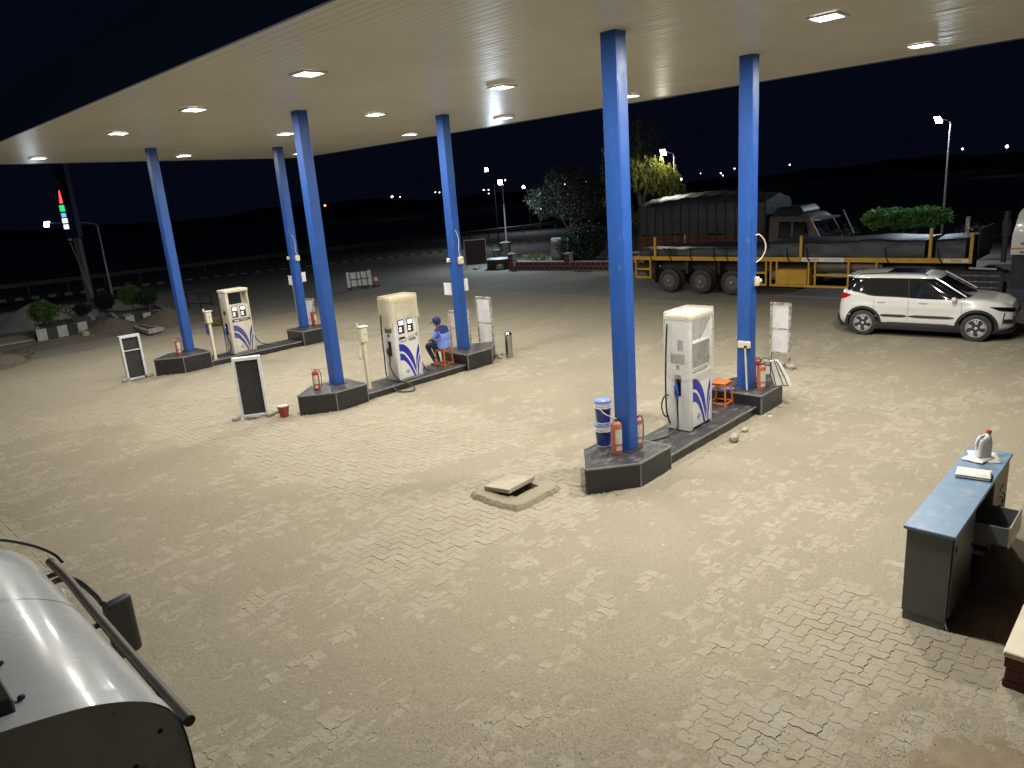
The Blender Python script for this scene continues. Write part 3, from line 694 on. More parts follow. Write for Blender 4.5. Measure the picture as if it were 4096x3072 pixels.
# ================================================================== PUMPS
SW = [([(0,.95),(.25,.905),(.5,.74),(.66,.52),(.745,.26)], [(0,.755),(.20,.71),(.40,.56),(.58,.34),(.742,.04)]),
      ([(0,.70),(.20,.645),(.38,.50),(.55,.29),(.70,0)], [(0,.50),(.16,.48),(.33,.37),(.48,.20),(.61,0)]),
      ([(1,.86),(.89,.70),(.81,.51),(.765,.26)], [(1,.64),(.92,.52),(.84,.35),(.772,.12)]),
      ([(1,.565),(.91,.43),(.84,.25),(.80,0)], [(1,.455),(.945,.34),(.895,.18),(.855,0)])]
def make_pump(name, label, loc, state, m_body, m_sw):
    t = thing(name, label, 'fuel pump', loc, group='fuel pumps')
    w, d = .74, .46; hw, hd = w/2, d/2
    for s in (-1,1):                                             # end posts with rounded front and back edges
        pwid = .10 if s < 0 else .04; mb = MB(); x0, x1 = sorted((s*hw, s*(hw-pwid))); mb.box(x0,x1,-hd,hd,0,1.93); mb.build('side_post', m_body, t, bevel=.028, smooth=True, segs=3)
    mb = MB(); mb.box(-hw+.10,hw-.04,-hd+.05,hd-.05,.0,1.0); mb.build('cabinet', m_body, t)
    mb = MB(); mb.box(-hw+.102,hw-.042,-hd+.012,-hd+.045,.05,.985); fp = mb.build('front_panel', m_body, t, bevel=.006)
    mb = MB(); mb.box(-hw+.112,hw-.112,hd-.045,hd-.012,.05,.985); mb.build('back_panel', m_body, t, bevel=.006)
    mb = MB(); mb.box(-hw+.1,hw-.1,-hd+.02,hd-.02,1.0,1.075); mb.build('trim_strip', m_grey if state == 'C' else m_body, t, bevel=.006)
    # swoosh
    px0, pw_, pz0, ph = -hw+.105, w-.15, .055, .90
    for A, B in SW:
        def mp(P): return [(px0+p.x*pw_, -hd+.0105, pz0+p.y*ph) for p in cr([(*q,0) for q in P], 6)]
        mb = MB(); mb.strip(mp(A), mp(B)); o = mb.build('swoosh', m_sw, fp)
    # round emblem with two wings and letters
    cx, cz = px0+.32*pw_, pz0+.17*ph
    mb = MB(); pr = [(.052,0),(.057,0)]; ring = [(math.cos(a)*r, math.sin(a)*r) for r in (.05,.056) for a in np.linspace(0,2*math.pi,25)[:-1]]
    mb.add([(cx+p[0], -hd+.0105, cz+p[1]) for p in ring], [(i,(i+1)%24,24+(i+1)%24,24+i) for i in range(24)])
    mb.build('emblem_ring', m_grey, fp)
    for s in (-1,1):
        P = cr([(0,-.04,0),(.018,-.018,0),(.046,-.004,0)], 4); Q = cr([(0,-.012,0),(.018,.004,0),(.047,.016,0)], 4)
        mb = MB(); mb.strip([(cx+s*p.x,-hd+.0103,cz+p.y) for p in P], [(cx+s*p.x,-hd+.0103,cz+p.y) for p in Q]); mb.build('emblem_wing', m_sw, fp)
    RXm = Matrix.Rotation(R_(90),4,'X')
    text('HP', .036, m_red2, fp, Matrix.Translation((cx,-hd+.0105,cz+.027)) @ RXm, 'emblem_lettering')
    # head
    mb = MB(); mb.box(-hw+.09,hw-.035,-hd+.03,hd-.03,1.075,1.50); head = mb.build('display_housing', m_body, t, bevel=.012)
    if state == 'A':
        mb = MB(); mb.box(-hw+.105,hw-.06,-hd+.018,-hd+.029,1.10,1.50); mb.build('dark_window', m_blackgloss, t, bevel=.004)
        mb = MB(); mb.box(-hw+.1,hw-.05,-.02,.02,1.50,1.93); mb.build('header_panel', m_body, t)
    else:
        for s in (-1,1):
            c = s*.135
            mb = MB(); mb.box(c-.09,c+.09,-hd+.016,-hd+.028,1.14,1.47); disp = mb.build('display', m_clad, t, bevel=.006)
            mb = MB(); mb.box(c-.066,c+.066,-hd+.011,-hd+.0158,1.345,1.445); mb.build('screen', m_screen, disp, bevel=.004)
            for z in (1.185,1.25): mb = MB(); mb.box(c-.066,c+.004,-hd+.011,-hd+.0158,z,z+.042); mb.build('key_screen', m_screen, disp, bevel=.012)
            for z in (1.21,1.26,1.30): mb = MB(); mb.lathe([(.012,0),(.012,.006)],10,Matrix.Translation((c+.05,-hd+.016,z)) @ RXm); mb.build('button', m_grey, disp)
        if state == 'B':
            mb = MB(); mb.box(-hw+.1,hw-.1,-.02,.02,1.50,1.93); mb.build('header_panel', m_body, t)
    mb = MB(); mb.box(-hw-.02,hw+.02,-hd-.02,hd+.02,1.90,2.0); mb.build('top_cap', m_cream, t, bevel=.03, smooth=True, segs=3)
    # name strip
    if state == 'C':
        mb = MB(); mb.box(-.24,-.0,-hd+.012,-hd+.019,1.012,1.064); st = mb.build('name_strip', m_swoosh, t); mb = MB(); mb.box(-.20,-.05,-hd+.009,-hd+.0118,1.02,1.055); mb.build('name_plate', m_sheet, st)
        text('PETROL', .062, m_sheet, t, Matrix.Translation((.12,-hd+.0185,1.037)) @ RXm, 'lettering')
    elif state == 'B':
        text('Diesel', .085, m_swoosh, t, Matrix.Translation((-.13,-hd+.0105,.955)) @ RXm, 'lettering')
        mb = MB(); mb.box(.04,.25,-hd+.009,-hd+.0115,.935,.985); pl = mb.build('name_plate', m_clad, fp); text('PETROL', .05, m_sheet, t, Matrix.Translation((.145,-hd+.0080,.96)) @ RXm, 'lettering')
        mb = MB(); mb.box(-.24,-.06,-hd+.012,-hd+.019,1.012,1.062); mb.build('name_plate', m_clad, t)
        marks(t, Matrix.Translation((.14,-hd+.0185,1.04)) @ RXm, .2, .045, m_red)
    else:
        mb = MB(); mb.box(-.23,.22,-hd+.012,-hd+.019,1.010,1.066); st = mb.build('name_strip', m_grey, t); marks(t, Matrix.Translation((-.03,-hd+.0105,1.037)) @ RXm, .34, .035, m_sheet, 9)
    # hose side (-x): holster, nozzle, hoses
    xs = -hw
    mb = MB(); mb.box(xs-.012,xs-.0005,-.06,.06,.62,.98); hol = mb.build('holster', m_blackgloss, t, bevel=.005)
    for (y0,y1,z0,z1,m) in ((-.10,.0,1.40,1.58,m_grey),(-.13,.13,1.18,1.34,m_grey),(-.03,.03,1.08,1.15,m_clad)) if state != 'C' else ((-.06,.06,1.22,1.36,m_clad),):
        mb = MB(); mb.box(xs-.008,xs-.0005,y0,y1,z0,z1); mb.build('side_hatch', m, t, bevel=.003)
    noz = MB(); noz.tube(cr([(xs-.03,.02,.95),(xs-.035,.015,.86),(xs-.06,.0,.80)]), .014, 8); nz = noz.build('nozzle', m_steel, t, smooth=True)
    mb = MB(); mb.tube(cr([(xs-.05,.005,.84),(xs-.075,-.01,.76),(xs-.07,-.02,.66),(xs-.06,-.02,.58)]), [.024]*8+[.03]*8+[.022]*9, 10); mb.build('nozzle_grip', m_nozzle if state != 'B' else m_clad, nz, smooth=True)
    mb = MB(); mb.tube(cr([(xs-.07,.03,.80),(xs-.11,.0,.76),(xs-.11,-.02,.68),(xs-.075,-.03,.62)]), .007, 6); mb.build('trigger_guard', m_clad, nz, smooth=True)
    if state == 'A': hp = [(xs-.06,-.02,.58),(xs-.08,-.03,.42),(xs-.12,-.06,.28),(xs-.22,-.10,.13),(xs-.42,-.05,.035),(xs-.70,.06,.02),(xs-.86,.12,.02)]
    elif state == 'B': hp = [(xs-.06,-.02,.58),(xs-.09,-.05,.36),(xs-.05,-.22,.10),(xs+.03,-.47,.0),(xs+.12,-.60,-.10),(xs+.02,-.68,-.155),(xs-.25,-.50,-.13),(xs-.30,-.30,.0),(xs-.20,.0,.2),(xs-.11,.12,.6),(xs-.07,.17,1.2),(xs-.03,.19,1.6)]
    else: hp = [(xs-.06,-.02,.58),(xs-.03,-.06,.4),(xs+.0,-.08,.25),(xs-.09,-.02,.06),(xs-.25,.05,.03),(xs-.6,.05,.025)]
    mb = MB(); mb.tube(cr(hp), .016, 8); mb.build('hose', m_black, t, smooth=True)
    if state != 'B':
        h2 = [(xs-.03,.17,1.85),(xs-.06,.18,1.5),(xs-.09,.18,1.0),(xs-.11,.17,.6),(xs-.10,.16,.3),(xs-.03,.14,.12)] if state == 'A' else [(xs-.03,.17,1.8),(xs-.05,.17,1.3),(xs-.06,.14,.8),(xs-.09,.08,.3),(xs-.12,.04,.03)]
        mb = MB(); mb.tube(cr(h2), .015, 8); mb.build('hose', m_black, t, smooth=True)
    if state == 'A':
        mb = MB(); mb.tube(cr([(xs-.02,.17,.62),(xs-.12,.20,.60),(xs-.17,.22,.45),(xs-.12,.20,.27),(xs-.03,.17,.24)]), .013, 8); mb.build('hose', m_black, t, smooth=True)
    xr = hw
    h3 = [(xr+.02,.1,1.5),(xr+.05,.1,.9),(xr+.08,.09,.55),(xr+.30,.08,.16),(xr+.62,.06,.03)] if state == 'C' else [(xr+.02,.0,1.5),(xr+.06,-.02,.9),(xr+.10,-.04,.4),(xr+.20,-.06,.12),(xr+.30,-.08,.02)]
    mb = MB(); mb.tube(cr(h3), .014, 8); mb.build('hose', m_black, t, smooth=True)
    # plastic film
    def film(z0f, z1, g, m, ragged, droop):
        rings = []; n = 72; K = 14
        for k in range(K+1):
            s = k/K; ring = []
            for i in range(n):
                a = 2*math.pi*i/n; cx_, sy_ = math.cos(a), math.sin(a); e = .22
                ux = math.copysign(abs(cx_)**e, cx_); uy = math.copysign(abs(sy_)**e, sy_)
                zb = z0f+ragged*(math.sin(a*3+1)+.6*math.sin(a*7+.4))-droop*max(0,-ux)*max(0,1-abs(uy)*.4)
                z = z1-(z1-zb)*s
                wr = g+(.003*math.sin(a*5+s*4)+.006*s*math.sin(a*9+2+s*2) if state == 'A' else .006*math.sin(a*5+s*4)+.014*s*math.sin(a*9+2+s*2)+.006*s*math.sin(a*15-s*5))
                if k == 0: wr = g-.004
                ring.append((ux*(hw+wr), uy*(hd+wr), z))
            rings.append(ring)
        top = [[(p[0]*f, p[1]*f, z1+.004*(1-f)) for p in rings[0]] for f in (.02,.5,.97)]
        mb = MB(); mb.rings(top+rings, cap0=True, cap1=False); mb.build('plastic_film', m, t, smooth=True, ang=60)
    if state == 'A': film(.97, 2.035, .045, m_film, .012, .03)
    if state == 'B': film(1.50, 2.04, .045, m_film2, .04, .18)
    return t
make_pump('fuel_pump', 'white fuel pump wrapped down to its waist in clear plastic film', (10.62,6.18,ZPL[0]), 'A', m_white, m_swoosh)
make_pump('fuel_pump', 'white fuel pump with crumpled cream film over its top, marked Diesel', (10.40,13.86,ZPL[1]), 'B', m_white, m_swoosh)
make_pump('fuel_pump', 'stained white fuel pump with no film and an open window under its cap', (10.06,21.72,ZPL[2]), 'C', m_white_old, m_swoosh_f)

# ================================================================== small forecourt things
def extinguisher(loc, label, h=.46, r=.075, hose='r', m=m_red, rz=0):
    t = thing('fire_extinguisher', label, 'extinguisher', loc, rz)
    mb = MB(); mb.lathe([(r*.9,0),(r*.98,.005),(r*.98,.03),(r*.9,.034),(r,.042),(r,h-.06),(r*.9,h-.02),(r*.55,h),(r*.25,h+.006)], 24); cy = mb.build('cylinder', m, t, smooth=True)
    mb = MB(); mb.lathe([(.02,h-.005),(.02,h+.04),(.012,h+.05)], 12); v = mb.build('valve', m_steel, t, smooth=True)
    mb = MB(); mb.bar((-.015,0,h+.045),(-.12,0,h+.085),.018,.006); mb.bar((-.015,0,h+.03),(-.11,0,h+.05),.018,.006); mb.build('lever', m_steel, v)
    mb = MB()
    A = [(math.cos(a)*(r+.001), math.sin(a)*(r+.001)) for a in np.linspace(R_(195),R_(275),9)]
    mb.strip([(p[0],p[1],h*.34) for p in A], [(p[0],p[1],h*.80) for p in A]); mb.build('paper_label', m_label, cy)
    mb = MB()
    A = [(math.cos(a)*(r+.001), math.sin(a)*(r+.001)) for a in np.linspace(R_(200),R_(262),7)]
    mb.strip([(p[0],p[1],h*.13) for p in A], [(p[0],p[1],h*.27) for p in A]); mb.build('inspection_tag', m_label, cy)
    mb = MB(); mb.tube(cr([(.015,0,h+.03),(r+.03,-.01,h-.01),(r+.05,-.02,h*.6),(r+.03,-.02,h*.15),(r+.01,-.02,h*.06)]), .008, 6); mb.build('hose', m_black, t, smooth=True)
    return t
ZE = ZP+.001
e = extinguisher((8.335,6.09,ZE), 'large orange-red extinguisher with torn white label beside the oil pails', .50, .085, rz=R_(10))
mb = MB(); mb.tube(cr([(.0,0,.55),(-.08,.05,.60),(-.16,.10,.66),(-.2,.16,.74)]), .009, 6); mb.build('lance', m_label, e, smooth=True)
extinguisher((8.80,6.02,ZE), 'orange-red extinguisher half hidden behind the pillar with the oil pails', .44, .07)
extinguisher((12.78,5.98,ZE), 'dark red extinguisher peeking out behind the pillar with the cream switch box', .5, .075, m=m_red2)
e = extinguisher((12.55,5.78,ZE), 'orange-red extinguisher next to the striped bag', .46, .08)
extinguisher((8.01,13.96,ZE), 'red and white extinguisher on the island by the small red bucket', .44, .075, m=m_red2)
extinguisher((8.18,21.86,ZE), 'pale orange extinguisher by the lone pillar near the soil heaps', .44, .075, rz=R_(30))
extinguisher((12.80,21.85,ZE), 'bright red extinguisher behind the pillar on the stained pump island', .5, .09, m=m_red2, rz=R_(60))
# striped bag
t = thing('striped_bag', 'cream cloth bag with dark stripes slumped against an extinguisher', 'bag', (12.80,5.62,ZE), R_(-60))
rings = []
for k in range(9):
    s = k/8; z = .48*s+.02; wx = .16*(1-.55*s**2); wy = .06*(1-.6*s**2); ox = .14-.17*s; oy = .04+.02*math.sin(s*4)
    rings.append([(ox+wx*math.copysign(abs(math.cos(a))**.6,math.cos(a))*(1+.06*math.sin(5*a+k)), oy+wy*math.copysign(abs(math.sin(a))**.6,math.sin(a)), z+.02*math.sin(3*a)) for a in np.linspace(0,2*math.pi,21)[:-1]])
mb = MB(); mb.rings(rings); sk = mb.build('sack', m_paper, t, smooth=True)
for a0 in (3.6,4.2,4.75,5.3):
    mb = MB(); mb.tube([(r_[int(a0/6.2832*20)][0], r_[int(a0/6.2832*20)][1]-.004, r_[int(a0/6.2832*20)][2]) for r_ in rings], .008, 6); mb.build('stripe', m_clad, sk)
mb = MB(); mb.tube(cr([(-.02,.05,.47),(-.2,.06,.55),(-.30,.08,.43),(-.36,.12,.30)]), .009, 6); mb.build('strap', m_clad, sk, smooth=True)
# oil pails
def pail(loc, label):
    t = thing('oil_pail', label, 'pail', loc)
    mb = MB(); mb.lathe([(.105,0),(.107,.02),(.122,.25)], 28); mb.build('body', m_pail, t, smooth=True)
    mb = MB(); mb.lathe([(.1015,0.0),(.109,.004),(.111,.026),(.105,.0262)], 28); mb.build('foot_band', m_pailw, t, smooth=True)
    mb = MB()
    for z in (.25,.285,.32): mb.lathe([(.122,z),(.134,z+.003),(.134,z+.018),(.123,z+.021)], 28)
    mb.lathe([(.121,.25),(.126,.352)], 28); mb.build('collar', m_pailw, t, smooth=True)
    mb = MB(); mb.lathe([(.136,.345),(.138,.365),(.130,.372),(.126,.366),(.0,.366)], 28); lid = mb.build('lid', m_pail_l, t, smooth=True)
    mb = MB(); mb.lathe([(.025,.366),(.025,.374),(.0,.375)], 12, Matrix.Translation((-.05,-.05,0))); mb.build('spout_cap', m_pailw, lid)
    mb = MB(); mb.tube(cr([(-.13,0,.30),(-.10,-.10,.26),(0,-.145,.235),(.1,-.10,.26),(.13,0,.30)]), .004, 5); mb.build('wire_handle', m_steel, t)
    return t
pail((8.50,6.46,ZE), 'navy and white oil pail standing on the granite, under another pail')
pail((8.50,6.45,ZE+.378), 'navy and white oil pail with blue lid stacked on another pail')
# orange stools
def stool(loc, rz, label, h=.45):
    t = thing('stool', label, 'stool', loc, rz); w, w2 = .135, .165
    for sx in (-1,1):
        for sy in (-1,1):
            mb = MB(); mb.bar((sx*w2,sy*w2,0),(sx*w,sy*w,h-.02),.026); mb.build('leg', m_orange, t)
    for a in range(4):
        c, s = math.cos(a*math.pi/2), math.sin(a*math.pi/2); k = w2-.004
        mb = MB(); mb.bar((k*c-k*s,k*s+k*c,.06),(k*c+k*s,k*s-k*c,.06),.022); mb.build('stretcher', m_orange, t)
        k = w-.003; mb = MB(); mb.bar((k*c-k*s,k*s+k*c,h-.04),(k*c+k*s,k*s-k*c,h-.04),.024); mb.build('rail', m_orange, t)
    mb = MB(); mb.box(-.155,.155,-.155,.155,h-.02,h+.005); mb.build('seat', m_orange, t, bevel=.01)
    return t
stool((11.93,6.28,ZPL[0]), R_(4), 'empty orange metal stool beside the film-wrapped pump')
stool((11.74,13.95,ZPL[1]), R_(8), 'orange metal stool under the seated attendant')
mb = MB(); mb.lathe([(.0,0),(.11,.0),(.12,.03),(.10,.04),(.09,.012),(0,.012)], 20); b = mb.build('blue_tray', m_pail_l); b.location = (12.2,6.28,ZE); tag(b, 'small pale blue dish behind the empty stool', 'dish')
# boards by the islands
def board(loc, rz, label, w, h, leg, mf, panels, mpan, tilt=0, deep=.05, f=.045):
    t = thing('display_board', label, 'board', loc, rz)
    M = Matrix.Rotation(tilt,4,'X')
    def bx(nm, m, *a, bevel=0):
        mb = MB(); mb.box(*a, M=M); return mb.build(nm, m, t, bevel=bevel)
    bx('frame_side', mf, -w/2,-w/2+f,-deep/2,deep/2,0,h); bx('frame_side', mf, w/2-f,w/2,-deep/2,deep/2,0,h)
    bx('frame_top', mf, -w/2+f,w/2-f,-deep/2,deep/2,h-f*1.2,h-.001); bx('frame_bottom', mf, -w/2+f,w/2-f,-deep/2,deep/2,leg,leg+f*.8)
    z0 = leg+f*.8; H = h-f*1.2-z0; zz = z0
    for k, fr in enumerate(panels):
        bx('panel', mpan, -w/2+f,w/2-f,-.008,.008,zz+(.012 if k else 0),zz+H*fr)
        if k: bx('cross_rail', mf, -w/2+f,w/2-f,-deep*.35,deep*.35,zz-.012,zz+.012)
        zz += H*fr
    bx('foot', mf, -w/2-.0,-w/2+.03,-.16,.16,-.001,.02); bx('foot', mf, w/2-.03,w/2,-.16,.16,-.001,.02)
    return t
def face(P, Q): return math.atan2(Q[1]-P[1], Q[0]-P[0])
board((6.92,14.86,zg(6.9,14.8)), R_(-32), 'white framed board with creased dark cloth beside the small red bucket', .58, 1.36, .02, m_frame, [1.0], m_slate, deep=.15, f=.055)
board((6.95,22.05,zg(6.9,22)), R_(-4), 'white framed dark board with a grey crossbar near the soil heaps', .54, 1.30, .02, m_frame, [.68,.32], m_slate, deep=.15, f=.055)
board((15.88,6.88,0), R_(-96), 'rusty framed white notice board standing alone on thin legs', .50, 1.46, .28, m_framed, [.5,.5], m_sheet)
board((13.95,14.62,zg(13.9,14.6)), R_(-92), 'tall white notice board behind the pillar with the seated attendant', .62, 1.60, .14, m_framed, [.5,.5], m_sheet)
t = board((13.25,14.93,zg(13.2,14.9)), R_(-70), 'second white notice board, half hidden by the attendant pillar', .66, 1.32, .12, m_framed, [.6,.4], m_white_old)
board((13.1,22.75,zg(13.,22.7)), R_(-80), 'pale notice board leaning beside the pillar with the bright red extinguisher', .62, 1.36, .10, m_framed, [.4,.6], m_sheet, tilt=R_(-4))
# payment posts
def post(loc, label, bag):
    t = thing('air_post', label, 'post', loc)
    mb = MB(); mb.box(-.04,.04,-.04,.04,0,1.12); mb.build('post', m_cream, t, bevel=.004)
    mb = MB(); mb.box(-.085,.085,-.08,.08,1.12,1.46); bx = mb.build('box', m_cream, t, bevel=.01)
    mb = MB(); mb.box(-.10,.12,-.10,.10,1.461,1.49); mb.build('lid', m_white, t, bevel=.008)
    mb = MB(); mb.lathe([(.03,0),(.03,.07),(.0,.075)],12,Matrix.Translation((-.08,.06,1.485))); mb.build('knob', m_cream, t, smooth=True)
    mb = MB(); mb.lathe([(.014,0),(.014,.006)],10,Matrix.Translation((.01,-.0805,1.30)) @ Matrix.Rotation(R_(90),4,'X')); mb.build('lock', m_clad, bx)
    mb = MB(); mb.box(-.07,.07,-.07,.07,-.001,.015); mb.build('base_plate', m_conc, t)
    if bag:
        rings = [[(-.10+.05*math.cos(a)*k, .05+.03*math.sin(a)*k, z) for a in np.linspace(0,2*math.pi,13)[:-1]] for z, k in ((.72,.3),(.75,1.2),(.9,1.1),(1.05,.6),(1.11,.2))]
        mb = MB(); mb.rings(rings); mb.build('hanging_rag', m_label, t, smooth=True)
    else:
        mb = MB(); mb.box(-.10,-.045,-.0,.07,.78,1.10); mb.build('hanging_rag', m_pail, t, bevel=.01)
    return t
post((9.28,13.82,ZPL[1]), 'cream box on a square post beside the Diesel pump', True)
post((9.05,21.45,ZPL[2]), 'cream box on a post with a blue rag, beside the stained pump', False)
# steel bollard
t = thing('bollard', 'brushed steel bollard with domed top at the island end', 'bollard', (13.70,13.50,zg(13.7,13.5)))
mb = MB(); mb.lathe([(.10,0),(.10,.62)], 28); mb.build('shaft', m_steel, t, smooth=True)
mb = MB(); mb.lathe([(.103,.615),(.103,.64),(.098,.67),(.08,.70),(.045,.722),(.0,.728)], 28); mb.build('dome', m_chrome, t, smooth=True)
mb = MB(); mb.lathe([(.14,-.01),(.14,.012),(.10,.016)], 24); mb.build('collar', m_conc, t)
# small red bucket
t = thing('bucket', 'small dull red bucket with pale rim standing on the pavers', 'bucket', (7.27,14.22,zg(7.2,14.2)))
mb = MB(); mb.lathe([(.0,.004),(.085,.0),(.13,.245),(.124,.245),(.08,.012),(0,.012)], 24); mb.build('body', m_red2, t, smooth=True)
mb = MB(); mb.lathe([(.130,.24),(.138,.245),(.138,.265),(.126,.268),(.122,.245)], 24); mb.build('rim', m_label, t, smooth=True)
mb = MB(); mb.lathe([(0,.2),(.115,.19)], 20); mb.build('sand_fill', m_sand, t)
# stones
def stone(loc, d, label, rz=0, m=m_stone):
    bm = bmesh.new(); bmesh.ops.create_icosphere(bm, subdivisions=2, radius=.5)
    for v in bm.verts:
        c = v.co; e = 4; k = (abs(c.x)**e+abs(c.y)**e+abs(c.z)**e)**(1/e)
        v.co = c*(.5/k)*random.uniform(.9,1.06); v.co.x *= d[0]; v.co.y *= d[1]; v.co.z *= d[2]
    me = bpy.data.meshes.new('stone'); bm.to_mesh(me); bm.free(); me.materials.append(m)
    o = bpy.data.objects.new('stone', me); COL.objects.link(o); o.location = (loc[0],loc[1],zg(loc[0],loc[1])+loc[2]+d[2]*.42); o.rotation_euler = (random.uniform(-.1,.1),random.uniform(-.1,.1),rz)
    tag(o, label, 'stone'); return o
stone((10.72,5.40,.0),(.24,.14,.14),'pale broken block beside the film-wrapped pump island',.3,m_conc)
stone((11.25,5.46,.0),(.15,.10,.07),'small pale block against the film-wrapped pump island',.1,m_conc)
stone((12.16,5.42,.0),(.07,.06,.05),'white pebble at the granite joint of the near island',.1,m_pailw)
G = 'rubble stones at the board feet'
for (x,y,d,l,rz) in ((6.55,14.98,(.22,.12,.10),'long stone under the creased cloth board',.2),(6.80,14.72,(.26,.12,.09),'flat stone under the creased cloth board',-.5),(7.12,14.55,(.2,.12,.1),'round stone under the creased cloth board',.2),(7.28,14.62,(.18,.10,.08),'pale stone between the board and the red bucket',-.2),
    (6.62,22.0,(.22,.13,.11),'stone at one foot of the grey-crossbar board',.1),(6.96,21.86,(.26,.1,.07),'flat stone below the grey-crossbar board',0),(7.25,21.95,(.24,.14,.12),'stone wedged at the other foot of the grey-crossbar board',.3),
    (15.80,7.15,(.26,.2,.14),'lump of rubble at a leg of the lone notice board',.4),(15.72,6.80,(.34,.2,.13),'broken concrete lump under the lone notice board',.2),(15.66,6.52,(.26,.18,.12),'end lump of rubble under the lone notice board',.9),
    (13.75,13.95,(.3,.2,.1),'rubble lump at the island tip beside the bollard',.5),(13.55,13.72,(.2,.14,.08),'little rubble lump close to the bollard',1.0)):
    tag(stone((x,y,0),d,l,rz), group=G)
for i in range(46):
    u, v = random.uniform(700,3900), random.uniform(1500,2950); p = gp(u, v)
    if p.y < 1.8 and p.x > 6.2 or p.x < 1.2: continue
    if any(abs(p.y-ISL[k][1]) < .7 and 7.3 < p.x < 13.8 for k in range(3)) or math.hypot(p.x-7,p.y-7) < .8: continue
    s = random.uniform(.012,.03); o = stone((p.x,p.y,-.004),(s*1.6,s*1.1,s*.45),'small pale pebble lying on the sand',random.uniform(0,3),m_pebble); o.name = 'pebble'; o['category'] = 'pebble'; o['group'] = 'pebbles on the forecourt'
# open manhole with its slab pushed aside
t = thing('manhole', 'square concrete manhole rim with its slab lid shifted askew', 'manhole', (7.06,7.03,0))
z1 = .055
def sq(a, r): k = max(abs(math.cos(a)), abs(math.sin(a))); return (r*math.cos(a)/k, r*math.sin(a)/k)
AA = np.linspace(0,2*math.pi,65)[:-1]; rr_ = [random.uniform(.97,1.03) for _ in AA]
def ring_(r, z, k, jit=.006): return [(sq(a,r)[0]*(1+(q-1)*k)*(.93 if abs(math.sin(2*a))>.93 and r>.4 else 1), sq(a,r)[1]*(1+(q-1)*k)*(.93 if abs(math.sin(2*a))>.93 and r>.4 else 1)+.02, z+random.uniform(-jit,jit)) for a, q in zip(AA, rr_)]
mb = MB(); mb.rings([ring_(.545,-.02,1.6,.004),ring_(.515,.03,1.4,.006),ring_(.485,.066,1.1,.004),ring_(.40,.074,.5,.003),ring_(.32,.076,.2,.003),ring_(.25,.074,.05,.002),ring_(.24,-.1,0,0)], False, False); mb.build('rim', m_sand, t)
mb = MB(); mb.box(-.26,.26,-.21,.25,-.6,-.55); mb.box(-.27,-.25,-.21,.25,-.6,.03); mb.box(.25,.27,-.21,.25,-.6,.03); mb.box(-.27,.27,-.22,-.20,-.6,.03); mb.box(-.27,.27,.24,.26,-.6,.03); mb.build('shaft', m_dark, t)
mb = MB(); mb.cbox((-.03,.10,.135),(.60,.50,.07),rz=.05,rx=R_(-6)); mb.build('lid', m_conc, t, bevel=.012, segs=2)
# grout collar of dust
# ================================================================== COUNTER (blue-topped metal desk)
t = thing('counter_desk', 'long grey steel counter with blue top and an open drawer', 'desk', (8.21,1.55,0), world=True)
x0, x1, y0, y1 = 6.95, 9.48, 1.33, 1.77
mb = MB(); mb.box(x0,x1,y0,y1,.965,1.0); mb.build('top', m_deskt, t, bevel=.006)
a, b = x0+.02, y0+.03
mb = MB(); mb.box(a,a+.025,b,y1-.03,.10,.964); mb.build('end_panel', m_desk, t); mb = MB(); mb.box(x1-.045,x1-.02,b,y1-.03,.10,.964); mb.build('end_panel', m_desk, t)
mb = MB(); mb.box(a+.0255,x1-.0455,y1-.055,y1-.035,.10,.964); mb.build('front_panel', m_desk, t)
mb = MB(); mb.box(a+.0255,x1-.0455,b+.01,y1-.0555,.10,.12); mb.build('floor_panel', m_desk, t)
for xx in (7.80,8.62): mb = MB(); mb.box(xx,xx+.02,b,y1-.056,.121,.963); mb.build('divider', m_desk, t)
mb = MB(); mb.box(a+.005,a+.08,b+.005,y1-.04,.0,.099); mb.box(a+.0805,x1-.03,y1-.07,y1-.04,0,.099); mb.build('toe_base', m_desk, t)
mb = MB(); mb.box(a+.03,7.795,b-.018,b-.002,.13,.955); d_ = mb.build('door', m_desk, t, bevel=.003); mb = MB(); mb.cbox((7.72,b-.026,.60),(.02,.014,.03)); mb.build('lock', m_clad, d_); mb = MB(); mb.cbox((7.05,b-.024,.83),(.02,.01,.05)); mb.build('hinge', m_clad, d_)
m_door2 = mat('pale_cabinet', (.34,.30,.22), .55, c2=(.22,.19,.15), ns=5)
for k, xx in enumerate((8.645,9.03)):
    mb = MB(); mb.box(xx,xx+.37,b-.018,b-.002,.13,.955); d_ = mb.build('door', m_door2, t, bevel=.003)
    hx = xx+(.05 if k else .32); mb = MB(); mb.tube(cr([(hx,b-.018,.66),(hx,b-.05,.64),(hx,b-.05,.56),(hx,b-.018,.54)],4), .007, 6); mb.build('handle', m_clad, d_); mb = MB(); mb.cbox((hx,b-.022,.74),(.02,.008,.03)); mb.build('lock', m_clad, d_)
# drawer pulled out
dz = .60
mb = MB(); q0, q1 = 7.84, 8.36; yo = b-.30
mb.box(q0,q1,yo,b+.1,dz,dz+.012); mb.box(q0,q0+.012,yo,b+.1,dz+.012,dz+.19); mb.box(q1-.012,q1,yo,b+.1,dz+.012,dz+.19); mb.box(q0+.012,q1-.012,b+.085,b+.1,dz+.012,dz+.19)
dr = mb.build('drawer', m_desk, t); mb = MB(); mb.box(q0-.02,q1+.02,yo-.018,yo-.001,dz-.01,dz+.215); mb.build('drawer_front', m_door2, dr, bevel=.003)
for z in (dz-.16,dz-.05): mb = MB(); mb.box(q0,q0+.012,b-.12,b+.1,z,z+.05); mb.build('runner', m_desk, dr)
for xx in (x0+.05,x1-.06): mb = MB(); mb.tube([(xx,b+.02,.10),(xx+.01,b-.01,.0)], [.012,.018], 8); mb.build('leg', m_steel, t)
